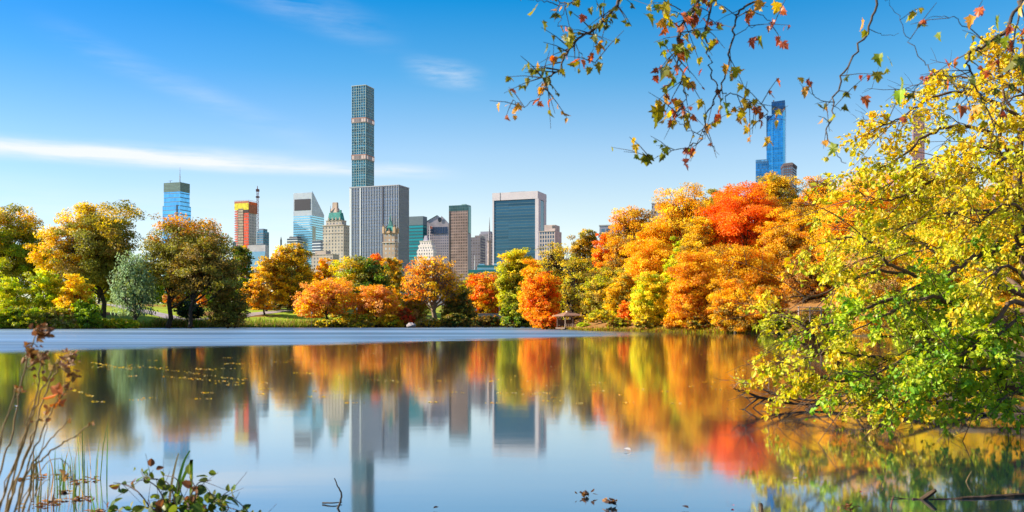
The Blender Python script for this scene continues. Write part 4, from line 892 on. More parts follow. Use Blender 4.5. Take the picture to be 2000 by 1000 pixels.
# ---- path over the far lawn
pq = np.array([(X(a, b), b) for a, b in ((120, 292), (190, 285), (240, 272), (300, 252), (350, 243), (410, 248), (480, 264), (560, 282))]); pp_ = np.stack([np.interp(np.linspace(0, 1, 60), np.linspace(0, 1, len(pq)), pq[:, i]) for i in (0, 1)], 1)
tn = np.gradient(pp_, axis=0); tn /= np.linalg.norm(tn, axis=1, keepdims=True); nn_ = np.stack([-tn[:, 1], tn[:, 0]], 1)
ks = np.linspace(-2.6, 2.6, 5); pv = (pp_[:, None]+nn_[:, None]*ks[None, :, None]).reshape(-1, 2); V = np.column_stack([pv, ground(pv[:, 0], pv[:, 1])+.07])
i = np.arange(59)[:, None]*5; j = np.arange(4)[None]; mb = MB(); mb.add(V, np.stack([i+j, i+j+1, i+j+6, i+j+5], 2).reshape(-1, 4)[:, ::-1]); o = mb.build('path', plain('path_asphalt', (.30, .25, .25), .9, scale=.5)); tag(o, kind='structure')
# ---- reeds along the far shore: nobody could count them
rg = np.random.default_rng(3); mb = MB()
def shore_pts(px0, px1, n_, spread):
    px = rg.uniform(px0, px1, n_); out_ = []
    pts = LAKE[1:16]; pp = [(1000+F*a/b, a, b) for a, b in pts]
    xs = [q[0] for q in pp]; ds = [q[2] for q in pp]
    dd = np.interp(px, xs, ds)+rg.exponential(spread, n_)-.6
    return np.stack([(px-1000)/F*dd, dd], 1)
def blades(pts, hmin, hmax, wd, cols):
    n_ = len(pts); h = rg.uniform(hmin, hmax, n_); z = np.maximum(ground(pts[:, 0], pts[:, 1]), -.2)
    p = np.stack([pts[:, 0], pts[:, 1], z], 1); a = rg.uniform(0, math.pi, n_); s_ = np.stack([np.cos(a), np.sin(a)*.4, 0*a], 1)*wd
    tip = p+np.stack([rg.normal(0, .22, n_)*h, rg.normal(0, .2, n_)*h, h], 1); mid = p*.45+tip*.55+np.array([0, 0, .05])
    V = np.stack([p-s_, p+s_, mid+s_*.8, tip, mid-s_*.8], 1).reshape(-1, 3)
    Fc = np.arange(n_*5).reshape(n_, 5); c = np.array(cols)[rg.integers(0, len(cols), n_)]*rg.uniform(.6, 1.2, (n_, 1))
    mb.add(V, Fc, c)
blades(shore_pts(60, 620, 9000, 1.6), .5, 1.7, .09, [OL, G, MG, OL, TAN])
blades(shore_pts(300, 440, 2500, 1.0), 1.2, 2.4, .09, [OL, G, TAN])
blades(shore_pts(600, 1035, 6000, 1.6), .5, 1.5, .10, [OB, OL, DG, TAN])
blades(shore_pts(1035, 1500, 4000, .5), .2, .6, .07, [OB, OL, BR, YG])
o = mb.build('shore_reeds', LEAF); tag(o, kind='stuff')
# ------------------------------------------------------------------ shore structures
WOODB = plain('weathered_wood', (0.16, 0.10, 0.07), 0.85, var=.3, scale=4)
WOODL = plain('pale_pole_wood', (0.42, 0.30, 0.22), 0.8, var=.25, scale=4)
SHING = plain('shingle_brown', (0.24, 0.12, 0.075), 0.9, var=.3, scale=3)
# rustic pavilion at the waterside
d = 181; cx = X(1111, d); t = thing('pavilion', 'small rustic brown wooden lakeside pavilion with hipped shingle roof', 'pavilion', (cx, d, 0.2))
def rot(px, py, a=R(28)): return (cx+px*math.cos(a)-py*math.sin(a), d+py*math.cos(a)+px*math.sin(a))
hw, hd = 1.75, 1.5; ez = Z(616.5, d); rz = Z(609.0, d)
mb = MB()
mb.box((*rot(0, 0), .32), (2*hw+.5, 2*hd+.5, .28), R(28)); mb.build('deck', WOODB, t)
eo = .75
e = [rot(-hw-eo, -hd-eo), rot(hw+eo, -hd-eo), rot(hw+eo, hd+eo), rot(-hw-eo, hd+eo)]; r_ = [rot(-.35, 0), rot(.35, 0)]
V = [(*q, ez) for q in e]+[(*q, rz) for q in r_]+[(*q, ez-.14) for q in e]
mb = MB(); mb.add(V, [[0, 1, 5, 4], [2, 3, 4, 5], [0, 6, 7, 1], [1, 7, 8, 2], [2, 8, 9, 3], [3, 9, 6, 0], [9, 8, 7, 6]]); mb.add(V, [[1, 2, 5], [3, 0, 4]]); roof = mb.build('roof', SHING, t)
mb = MB(); mb.box((*rot(0, 0), rz+.05), (1.1, .5, .22), R(28)); mb.build('ridge_cap', plain('ridge_pale', (.55, .36, .26), .8), roof)
for sx in (-1, 0, 1):
    for sy in (-1, 1):
        q = rot(sx*hw, sy*hd); mb = MB(); mb.tube([(*q, .4), (q[0]+.03, q[1], 1.4), (*q, ez)], [.11, .09, .10], 6); mb.build('post', WOODL if sy < 0 else WOODB, t)
for sx in (-1, 1):
    for sy in (-1, 1):
        a_ = rot(sx*hw, sy*hd); b_ = rot(sx*(hw-.8), sy*hd); mb = MB(); mb.tube([(*a_, ez-.9), (*b_, ez-.05)], .06, 5); mb.build('brace', WOODB, t)
for (xa, xb) in ((-1, -.12), (.12, 1)):
    mb = MB()
    for z in (.75, 1.15): mb.tube([(*rot(xa*hw, -hd), z), (*rot(xb*hw, -hd), z)], .055, 5)
    for k in range(5):
        q = rot((xa+(xb-xa)*k/4)*hw, -hd); mb.tube([(*q, .45), (*q, 1.2)], .045, 5)
    mb.build('railing', WOODL, t)
mb = MB(); mb.box((*rot(0, hd-.3), .85), (2*hw-.4, .5, .1), R(28)); mb.build('bench', WOODB, t)
mb = MB(); mb.box((*rot(0, hd), 1.35), (2*hw-.2, .08, 1.3), R(28)); mb.build('back_lattice', WOODB, t)
# stone wall at the head of the lake
d = 262; t = thing('stone_wall', 'low pale stone wall at the head of the lake below red trees', 'wall', (X(960, d), d, gz(X(960, d), d)))
zt = Z(613, d); mb = MB(); mb.box((X(960, d), d, zt-.8), (7.6, .5, 1.6)); mb.build('wall', plain('wall_stone', (.52, .42, .34), .85, scale=2), t)
mb = MB(); mb.box((X(960, d), d, zt+.06), (7.9, .7, .12)); mb.build('coping', plain('coping_stone', (.60, .50, .42), .85), t)
# lamp posts
IRON = plain('iron_black', (.025, .028, .03), .5, .4); GLOBE = plain('lamp_glass', (.75, .72, .62), .3)
def lamp(px, py0, py1, dd, label):
    x = X(px, dd); g = min(gz(x, dd), Z(py1, dd)); t = thing('street_lamp', label, 'street lamp', (x, dd, g), 'park lamps along the far path')
    zt = Z(py0, dd); mb = MB(); mb.tube([(x, dd, g), (x, dd, g+.5), (x, dd, g+.55), (x, dd, zt-.6)], [.16, .14, .08, .06], 7); mb.build('post', IRON, t)
    mb = MB(); mb.tube([(x, dd, zt-.6), (x, dd, zt-.35), (x, dd, zt-.05)], [.12, .24, .16], 8, cap=True); mb.build('lantern', GLOBE, t)
    mb = MB(); mb.tube([(x, dd, zt-.04), (x, dd, zt+.12), (x, dd, zt+.25)], [.22, .1, .02], 8, cap=True); mb.build('cap', IRON, t)
lamp(609, 609, 623, 246, 'black park lamp on the sunny lawn before the salmon and gold tree')
lamp(697, 601, 619, 246, 'black park lamp in front of the salmon orange dome tree')
lamp(930, 603, 617, 258, 'black park lamp beside the low pale stone wall')
x, dd = X(975, 255), 255; t = thing('pole', 'thin pale pole standing behind the low stone wall', 'pole', (x, dd, gz(x, dd))); mb = MB(); mb.tube([(x, dd, gz(x, dd)), (x, dd, Z(583, dd))], [.12, .09], 6); mb.build('shaft', plain('pole_bone', (.6, .55, .45), .6), t); mb = MB(); mb.tube([(x, dd, Z(583, dd)), (x, dd, Z(582, dd))], [.16, .16], 6, cap=True); mb.build('cap', IRON, t)
# boulder
def boulder(name, label, c, r, mat, seed):
    rg = np.random.default_rng(seed); import bmesh
    bm = bmesh.new(); bmesh.ops.create_icosphere(bm, subdivisions=3, radius=1)
    V = np.array([v.co[:] for v in bm.verts]); Fc = np.array([[v.index for v in f.verts] for f in bm.faces]); bm.free()
    k = rg.normal(0, 1, (7, 3)); k /= np.linalg.norm(k, axis=1, keepdims=True)
    for q in k: V -= np.maximum(0, V@q-.72)[:, None]*q*.85
    V = V*(1+.05*np.sin(V[:, :1]*9+V[:, 1:2]*7))*np.array(r)+np.array(c)
    mb = MB(); mb.add(V, Fc); o = mb.build(name, mat); tag(o, label, 'boulder')
    return o
ROCK = plain('rock_mauve', (.36, .31, .30), .9, var=.3, scale=1.2)
boulder('boulder', 'grey mauve boulder on the far shore beside the crimson shrub', (X(803, 240), 240, .55), (1.2, .9, .8), ROCK, 2)
for k, (px, dd, r) in enumerate(((1132, 170, .35), (1156, 165.5, .3), (1128, 171, .22))): tag(boulder('boulder', 'x', (X(px, dd), dd, .12), (r*1.6, r, r), ROCK, 5+k), ['pale stone at the waterline beside the pavilion deck', 'small pale stone below the yellow olive pavilion bush', 'tiny pale stone touching the pavilion corner'][k])
# rustic fence beyond the leaning tree
d = 100; t = thing('rustic_fence', 'weathered rail fence between golden trees on the wooded bank', 'fence', (X(1592, d), d, Z(612, d)))
for k in range(4):
    px = 1560+22*k; mb = MB(); mb.tube([(X(px, d), d, Z(618, d)-.6), (X(px, d), d, Z(598, d))], .07, 6); mb.build('post', WOODL, t)
for py in (600, 607):
    mb = MB(); mb.tube([(X(1556, d), d, Z(py, d)), (X(1630, d), d, Z(py, d))], .05, 6); mb.build('rail', WOODL, t)

# ------------------------------------------------------------------ leaf blades for near plants
def template_oval(k=4, fold=.12, droop=.10, wide=1.0):
    """pointed oval blade, length 1 along y, folded on the midrib"""
    ys = np.linspace(0, 1, k+2); w_ = .34*wide*np.sin(np.pi*ys**.8)**.8
    mid = np.stack([0*ys, ys, -droop*ys**2], 1); L = np.stack([-w_, ys, fold*w_/.34-droop*ys**2], 1); Rr = L*np.array([-1, 1, 1])
    V = np.concatenate([mid, L, Rr]); n_ = k+2; f = []
    for i in range(n_-1): f.append([i, i+1, n_+i+1, n_+i]); f.append([i+1, i, 2*n_+i, 2*n_+i+1])
    return V, np.array(f)
def template_lobed():
    """five lobed plane leaf, stalk at the origin, length about 1"""
    out_ = [(0, 0), (.16, .06), (.42, -.02), (.36, .16), (.56, .36), (.34, .38), (.40, .66), (.22, .60), (.17, .72), (0, 1.0)]
    out_ = out_+[(-a, b) for a, b in out_[-2:0:-1]]
    V = [(0, .34, -.05)]+[(a, b, .10*abs(a)-.12*(b-.3)**2) for a, b in out_]; k = len(out_)
    f = [[0, 1+i, 1+(i+1) % k] for i in range(k)]
    return np.array(V), np.array(f)
OVAL, LOBED = template_oval(2), template_lobed()
def worn(tpl, seed):
    """an irregular, curled version of a blade"""
    r_ = np.random.default_rng(seed); V = tpl[0].copy(); V[:, :2] += r_.normal(0, .045, (len(V), 2)); V[0, :2] = tpl[0][0, :2]
    V[:, 0] *= r_.uniform(.7, 1.05); V[:, 2] += r_.uniform(.3, .9)*V[:, 0]**2*r_.choice([-1, 1])-r_.uniform(.1, .7)*(V[:, 1]-.3)**2; V[:, 2] += r_.uniform(-.4, .4)*V[:, 0]
    return V, tpl[1]
WORN = [worn(LOBED, 40+k) for k in range(7)]; SLIM = template_oval(2, wide=.62)
def put_leaves(mb, tpl, pos, axis, nrm, ln, col):
    V, Fc = tpl
    axis = unit(axis); nrm = unit(nrm-axis*(nrm*axis).sum(1, keepdims=True)); s_ = np.cross(axis, nrm)
    ln = np.broadcast_to(np.asarray(ln, float), (len(pos),))
    A = pos[:, None, :]+ln[:, None, None]*(V[None, :, 0:1]*s_[:, None, :]+V[None, :, 1:2]*axis[:, None, :]+V[None, :, 2:3]*nrm[:, None, :])
    Q = (Fc[None]+np.arange(len(pos))[:, None, None]*len(V)).reshape(-1, Fc.shape[1])
    mb.add(A.reshape(-1, 3), Q, np.repeat(col, len(Fc), axis=0))
def smooth_path(pts, k=4):
    p = np.array(pts, float); n_ = len(p)
    if n_ < 3: return np.array([p[0]+(p[1]-p[0])*q for q in np.linspace(0, 1, k+1)])
    e = np.concatenate([[2*p[0]-p[1]], p, [2*p[-1]-p[-2]]]); o_ = []
    for i in range(n_-1):
        a, b, c, d_ = e[i:i+4]
        for q in np.arange(k)/k: o_.append(.5*((2*b)+(c-a)*q+(2*a-5*b+4*c-d_)*q*q+(3*b-a-3*c+d_)*q**3))
    o_.append(p[-1]); return np.array(o_)
NEARLEAF = leaf_material('fresh_autumn_leaf', .45, .42)

# ------------------------------------------------------------------ the lime tree leaning over the water
rg = np.random.default_rng(21)
t = thing('leaning_tree', 'big lime yellow tree leaning low over the near water with dark crooked limbs', 'tree', (X(2150, 15), 15.0, gz(X(2150, 15), 15)))
limbs = [ # px, py, d lists, start radius, end radius, leaf palette index
 ([(2150, 905, 15), (2080, 780, 15), (2030, 620, 15), (2000, 480, 15), (1988, 400, 15), (1990, 300, 15), (2005, 200, 15.1), (2000, 110, 15.2)], .15, .02, 0),
 ([(2000, 480, 15), (1968, 430, 14.6), (1962, 360, 14.4), (1950, 280, 14.3), (1960, 190, 14.4), (1950, 120, 14.5)], .06, .01, 0),
 ([(2045, 560, 15), (1985, 488, 14.6), (1950, 482, 14.4), (1905, 502, 14.2), (1850, 535, 14), (1790, 562, 13.8), (1700, 600, 13.4), (1600, 640, 13)], .085, .012, 2),
 ([(1790, 540, 13.9), (1740, 520, 13.5), (1722, 500, 13.4), (1718, 488, 13.3), (1690, 468, 13.1), (1640, 466, 12.8), (1600, 478, 12.6)], .03, .006, 1),
 ([(1775, 535, 14), (1720, 530, 13.7), (1660, 545, 13.4), (1600, 575, 13.2), (1540, 580, 13)], .03, .006, 1),
 ([(1990, 415, 15), (1930, 412, 14.8), (1880, 414, 14.6), (1830, 425, 14.4), (1770, 440, 14.2), (1700, 455, 14)], .05, .006, 1),
 ([(1990, 330, 15), (1950, 270, 15), (1905, 252, 15), (1868, 246, 15), (1815, 262, 14.8), (1770, 300, 14.6), (1730, 325, 14.5), (1668, 338, 14.4)], .045, .006, 1),
 ([(1985, 380, 15), (1900, 330, 14.5), (1840, 345, 14.2), (1790, 370, 14), (1740, 390, 13.9), (1690, 385, 13.8)], .04, .006, 1),
 ([(2010, 240, 15), (1940, 200, 14.8), (1880, 180, 14.7), (1820, 190, 14.6), (1760, 230, 14.5), (1700, 255, 14.4)], .035, .005, 0),
 ([(2040, 600, 15), (1960, 560, 14), (1900, 590, 13.6), (1870, 600, 13.4), (1830, 580, 13.2), (1780, 590, 13), (1720, 620, 12.8), (1650, 655, 12.6)], .06, .008, 2),
 ([(1870, 600, 13.4), (1850, 640, 13), (1800, 680, 12.6), (1740, 715, 12.3), (1680, 740, 12)], .03, .006, 2),
 ([(2080, 720, 14.5), (2000, 650, 14), (1930, 640, 13.5), (1860, 660, 13.2), (1790, 700, 13), (1720, 700, 12.8), (1640, 690, 12.6), (1560, 700, 12.5)], .06, .008, 1),
 ([(2110, 790, 14.5), (2000, 762, 14), (1930, 745, 14), (1860, 745, 14), (1780, 755, 14.2), (1700, 735, 14.4), (1620, 700, 14.5), (1550, 660, 14.5)], .13, .012, 1),
 ([(1700, 735, 14.4), (1640, 745, 14.2), (1580, 730, 14), (1520, 735, 13.8)], .03, .006, 1),
 ([(1620, 700, 14.5), (1580, 650, 14.4), (1560, 630, 14.3), (1540, 615, 14.2)], .025, .006, 1),
 ([(2090, 760, 14), (1990, 700, 13), (1930, 720, 12.6), (1860, 720, 12.4), (1800, 760, 12.2)], .05, .008, 2),
 ([(2060, 640, 14.5), (1990, 590, 13), (1950, 620, 12.5), (1900, 680, 12.2), (1850, 700, 12)], .05, .006, 2),
 ([(2020, 520, 15), (1990, 440, 16), (1930, 380, 16.5), (1870, 360, 16.8), (1800, 400, 17)], .05, .006, 1),
 ([(2010, 330, 15), (2000, 250, 15.6), (1940, 170, 16), (1880, 150, 16.2), (1830, 160, 16.3)], .04, .005, 0),
 ([(2030, 600, 15), (1960, 540, 16), (1880, 520, 16.5), (1790, 470, 16.8), (1720, 440, 17), (1650, 430, 17)], .05, .006, 1),
 ([(2030, 600, 15), (1950, 620, 16), (1850, 610, 16.6), (1750, 590, 17), (1660, 600, 17)], .05, .006, 1)]
limbs += [([(2080, 720, 14.5), (2000, 700, 13), (1950, 740, 12.6), (1900, 765, 12.5)], .04, .006, 2), ([(2100, 760, 14), (2020, 740, 12.8), (1980, 770, 12.4), (1930, 790, 12.3)], .04, .006, 2),
 ([(2060, 640, 14), (2000, 540, 12.8), (1960, 520, 12.4), (1910, 560, 12.2)], .04, .006, 1), ([(2040, 520, 15), (2000, 420, 13.5), (1960, 400, 13), (1900, 450, 12.8)], .04, .006, 1), ([(2040, 420, 15), (2000, 320, 13.6), (1960, 310, 13.2), (1910, 370, 13)], .04, .006, 1),
 ([(2060, 300, 15), (2020, 200, 14), (1980, 190, 13.8), (1930, 250, 13.6)], .03, .005, 0), ([(2060, 240, 15), (2030, 130, 14.5), (1990, 120, 14.3), (1950, 160, 14.2)], .03, .005, 0), ([(2080, 600, 15), (2000, 620, 13), (1940, 660, 12.4), (1880, 690, 12.2)], .04, .006, 2),
 ([(1990, 330, 15), (1920, 290, 14.4), (1850, 300, 14), (1780, 330, 13.8), (1730, 370, 13.7)], .03, .005, 1), ([(1930, 745, 14), (1860, 770, 13.4), (1800, 785, 13.2), (1740, 790, 13)], .03, .005, 1), ([(1860, 745, 14), (1780, 770, 14.4), (1690, 770, 14.6), (1600, 765, 14.6)], .03, .005, 1),
 ([(2010, 480, 15), (1930, 470, 15.4), (1850, 480, 15.6), (1760, 500, 15.6), (1690, 540, 15.5)], .03, .005, 1)]
LP = [np.array([Y, (.68, .58, .03), (.54, .52, .03), (.78, .52, .02)]), np.array([(.64, .62, .03), (.50, .54, .03), Y, (.42, .46, .03), (.80, .52, .02), (.60, .54, .03)]), np.array([LG, (.24, .46, .03), (.15, .36, .03), (.5, .58, .03), YG])]
mb = MB(); lpos, lax, lcol, lln = [], [], [], []
ldens = .85
def add_spray(p, dirv, ln_, r_, pal, lvl):
    """a twig with leaves along it, hanging a little"""
    n_ = 5; q = np.linspace(0, 1, n_)[:, None]
    path = p+dirv*ln_*q+np.array([0, 0, -.22*ln_])*q**2+rg.normal(0, .03*ln_, (n_, 3))*q
    mb.tube(path, np.linspace(r_, .0022, n_), 4 if lvl == 0 else 3)
    if lvl == 0:
        for _ in range(rg.integers(4, 7)):
            f_ = rg.uniform(.15, 1); b_ = np.array([np.interp(f_, q[:, 0], path[:, i]) for i in range(3)])
            dv = unit(dirv+rg.normal(0, .75, 3)+np.array([0, 0, -.12])); add_spray(b_, dv, ln_*rg.uniform(.35, .6), r_*.55, pal, 1)
    k = int((7 if lvl == 0 else 11)*ldens*1.9); f_ = rg.uniform(.15, 1.05, k)
    b_ = np.stack([np.interp(f_, q[:, 0], path[:, i]) for i in range(3)], 1)+rg.normal(0, .03, (k, 3))
    lpos.append(b_); lax.append(rg.normal(0, .7, (k, 3))+dirv*.5+np.array([0, 0, -.55])); lln.append(np.clip(.056*np.exp(rg.normal(0, .38, k)), .02, .12))
    c0 = pal[rg.integers(0, len(pal))]; lcol.append(c0*(1-.35)+.35*pal[rg.integers(0, len(pal), k)])
for li, (pts, ra, rb, pi_) in enumerate(limbs):
    path = smooth_path([P(*q) for q in pts], 5); n_ = len(path)
    rr = .78*ra*(1-np.linspace(0, 1, n_))**.8+.8*rb
    mb.tube(path+rg.normal(0, .012, path.shape), rr, 8)
    L = np.linalg.norm(np.diff(path, axis=0), axis=1).sum()
    k = int(L/.275)
    for _ in range(k):
        f_ = rg.uniform(.30 if li == 0 else .22, 1.0); i = f_*(n_-1); j = int(min(i, n_-2)); b_ = path[j]+(path[j+1]-path[j])*(i-j)
        tdir = unit(path[j+1]-path[j])
        dv = unit(tdir*.55+rg.normal(0, .8, 3)*np.array([1, 1, .7])+np.array([-.1, -.1, .12]))
        add_spray(b_, dv, rg.uniform(.35, .95)*(1.15-.5*f_), .4*rb+.005, LP[pi_], 0)
    e = path[-1]; add_spray(e, unit(path[-1]-path[-2]), .6, rb*.9, LP[pi_], 0)
for _ in range(150):          # bare arching twigs between the leaves
    pts = limbs[rg.integers(2, len(limbs))][0]; path = smooth_path([P(*q) for q in pts], 4); j = rg.integers(len(path)//3, len(path)); b_ = path[j]
    L = rg.uniform(.5, 1.5); dv = unit(np.array([-.8, rg.normal(-.2, .4), rg.normal(.1, .4)])); q = np.linspace(0, 1, 7)[:, None]
    tw = b_+dv*L*q+np.array([0, 0, -.3*L])*q**2+rg.normal(0, .02*L, (7, 3))*q; mb.tube(tw, np.linspace(.009, .003, 7), 4)
    for _ in range(3): jj = rg.integers(2, 7); e = tw[jj]+unit(dv+rg.normal(0, .6, 3))*L*.3; mb.tube([tw[jj], (tw[jj]+e)/2+[0, 0, .02], e], [.004, .003, .002], 3)
mb.build('trunk', plain('bark_brown', (.10, .06, .035), .9, var=.4, scale=5), t, smooth=True)
lpos = np.concatenate(lpos); lax = np.concatenate(lax); lcol = np.concatenate(lcol); lln = np.concatenate(lln)
ok = lpos[:, 2] > .10; lpos, lax, lcol, lln = lpos[ok], lax[ok], lcol[ok], lln[ok]
print('lime leaves', len(lpos))
mb = MB(); put_leaves(mb, OVAL, lpos, lax, rg.normal(0, .6, (len(lpos), 3))+np.array([-.25, -.25, .8]), lln, np.clip(lcol*rg.uniform(.75, 1.15, (len(lpos), 1)), 0, .95))
mb.build('foliage', NEARLEAF, t)

# tangle of bare branches lying in the water under the leaning tree
def fallen(name, label, pts, r0, twigs, seed, mat=BARK, tl=.7):
    rg = np.random.default_rng(seed); path = smooth_path(pts, 5); n_ = len(path); mb = MB()
    mb.tube(path, r0*(1-.8*np.linspace(0, 1, n_)), 7)
    for _ in range(twigs):
        j = rg.integers(1, n_-1); dv = unit(unit(path[j]-path[j-1])*.9+rg.normal(0, .6, 3)*np.array([1, 1, .55])); L = tl*rg.uniform(.4, 1.2)
        q = np.linspace(0, 1, 5)[:, None]; tw = path[j]+dv*L*q+rg.normal(0, .05*L, (5, 3))*q+np.array([0, 0, -.1*L])*q**2
        mb.tube(tw, np.linspace(r0*.35, .003, 5), 4)
        for _ in range(2):
            b = tw[rg.integers(1, 4)]; dw = unit(dv+rg.normal(0, .7, 3)); mb.tube([b, b+dw*L*.3, b+dw*L*.55+np.array([0, 0, .04])], [r0*.16, .004, .002], 3)
    o = mb.build(name, mat); c = path[0]; tag(o, label, 'branch', 'dead branches in the water under the leaning tree'); return o
fallen('dead_branch', 'longest dark dead branch in the water, its bare tip farthest out from the lime foliage', [P(2100, 740, 16), P(1990, 760, 16.3), P(1900, 770, 16.5), P(1800, 778, 16.6), P(1700, 785, 16.8), P(1600, 790, 17), P(1520, 785, 17), P(1462, 768, 17)], .06, 34, 1)
fallen('dead_branch', 'dead branch arching up from water below the lime foliage', [P(2080, 800, 15.2), P(1960, 812, 15.6), P(1880, 800, 15.8), P(1780, 772, 15.8), P(1720, 758, 15.9), P(1640, 775, 16.2), P(1580, 795, 16.6)], .05, 30, 2)
fallen('dead_branch', 'forked dead branch lying closest to the dark leaning limb', [P(2140, 790, 14.6), P(2060, 800, 14.8), P(1990, 800, 15), P(1900, 790, 15.4), P(1850, 780, 15.8), P(1790, 795, 16), P(1720, 800, 16.4)], .07, 26, 3)
fallen('dead_branch', 'thin pale dead twig branch reaching out to open water', [P(1620, 785, 16.8), P(1550, 778, 16.9), P(1500, 765, 17), P(1450, 742, 17)], .022, 14, 4, BARKL, .5)
fallen('dead_branch', 'brushy heap branch in the middle of the tangle over water', [P(1780, 800, 16), P(1700, 775, 16.3), P(1640, 760, 16.6), P(1560, 770, 17)], .045, 36, 5)

# ------------------------------------------------------------------ plane tree overhead: its trunk stands on the bank beside the camera
rg = np.random.default_rng(5)
t = thing('plane_tree', 'plane tree reaching in from above with sparse lobed green, yellow and red leaves', 'tree', (5.2, 3.2, gz(5.2, 3.2)))
mb = MB(); tp = smooth_path([(5.2, 3.2, gz(5.2, 3.2)-.3), (5.1, 3.3, 1.6), (4.8, 3.7, 3.4), (4.2, 4.6, 5.2), (3.4, 5.6, 6.6), (2.6, 6.4, 7.4)], 5)
mb.tube(tp, np.linspace(.24, .05, len(tp)), 10); mb.build('trunk', BARKL, t, smooth=True)
GY = [(.22, .27, .025), (.33, .31, .025), (.55, .42, .03)]; WARM = [(.62, .30, .04), (.60, .16, .05), (.45, .10, .05), (.66, .42, .05), (.38, .12, .05)]; DK = [(.10, .13, .02), (.16, .16, .02), (.26, .22, .025)]
def at_d(pts, d0, d1):
    n_ = len(pts); return [P(x, y, d0+(d1-d0)*i/max(1, n_-1)) for i, (x, y) in enumerate(pts)]
def overhang(root, lines, dens, pal, big=()):
    """one hanging branch: lines in photo columns and rows with a distance; root joins it to the tree above the frame"""
    mb = MB(); pos, ax, ln, col = [], [], [], []
    for k, (pts, d0, d1, r0, r1, ld) in enumerate(lines):
        w_ = at_d(pts, d0, d1)
        if k == 0: w_ = [tp[np.argmin(((tp-np.array(root))**2).sum(1))]]+w_
        path = smooth_path(w_, 5); n_ = len(path)
        path[5:] += rg.normal(0, .008, path[5:].shape)
        mb.tube(path, .75*np.linspace(r0, r1, n_), 6)
        L = np.linalg.norm(np.diff(path, axis=0), axis=1).sum(); lo_ = 6 if k == 0 else 1
        for _ in range(int(L*ld*dens*1.45)):
            j = rg.integers(lo_, n_); b = path[j]; dv = unit(unit(path[j]-path[j-1])*.6+rg.normal(0, .7, 3)+np.array([0, 0, -.2])); tl = rg.uniform(.08, .30)
            mb.tube([b, b+dv*tl*.5+[0, 0, .01], b+dv*tl], [r1*.8+.0015, .0025, .0015], 4)
            m_ = rg.integers(1, 4); f_ = rg.uniform(.35, 1, (m_, 1)); p_ = b+dv*tl*f_
            pos.append(p_); ax.append(rg.normal(0, .5, (m_, 3))+np.array([0, 0, -.9])); ln.append(rg.uniform(.03, .072, m_)); pl = pal[rg.integers(0, len(pal))]; col.append(np.array(pl)*rg.uniform(.7, 1.2, (m_, 1)))
    for (px, py, dd, sz, c) in big:
        sz *= .8; p_ = P(px+rg.normal(0, 2), py, dd); pos.append(p_[None]); ax.append((np.array([rg.normal(0, .4), rg.normal(0, .3), -.8]))[None]); ln.append(np.array([sz])); col.append(np.array([c]))
        dmin = None
    br = mb.build('branch', BARKL if False else BARK, t, smooth=True)
    pos = np.concatenate(pos); ax = np.concatenate(ax); ln = np.concatenate(ln); col = np.concatenate(col)
    m2 = MB(); nn = rg.normal(0, .8, (len(pos), 3))+np.array([0, -.7, .3]); col = np.clip(col, 0, .9)
    for w_ in range(7): put_leaves(m2, WORN[w_], pos[w_::7], ax[w_::7], nn[w_::7], ln[w_::7], col[w_::7])
    m2.build('foliage', NEARLEAF, br)
J = (3.0, 6.0, 7.0)
overhang((2.2, 6.4, 6.6), [([(1300, -160), (1215, -40), (1210, 3), (1184, 38), (1156, 58), (1124, 82), (1107, 105), (1093, 130), (1072, 150), (1053, 152)], 6.3, 6.0, .02, .005, 7),
  ([(1072, 150), (1066, 172), (1046, 196), (1020, 206), (1002, 198)], 6.0, 5.9, .005, .002, 16), ([(1160, -30), (1125, 4), (1100, 8), (1075, 5), (1045, 0), (1020, -4)], 6.1, 6.0, .007, .002, 7), ([(1104, 8), (1100, 28), (1090, 48)], 6.0, 6.0, .004, .002, 8),
  ([(1124, 84), (1133, 105), (1152, 120), (1166, 128)], 6.0, 6.0, .004, .002, 8)], 1.0, WARM[:2]+DK, [(1047, 14, 6, .13, DK[2]), (1058, 40, 6, .10, DK[1]), (1112, 74, 6, .09, GY[1]), (1167, 66, 6, .10, DK[1]), (1174, 40, 6, .09, DK[2]), (1174, 122, 6, .10, DK[2]), (1152, 130, 6, .08, DK[2]), (1140, 28, 6, .08, WARM[2]), (1153, 14, 6, .07, DK[1]), (1012, 204, 5.9, .08, WARM[0]), (1095, 52, 6, .08, WARM[0])])
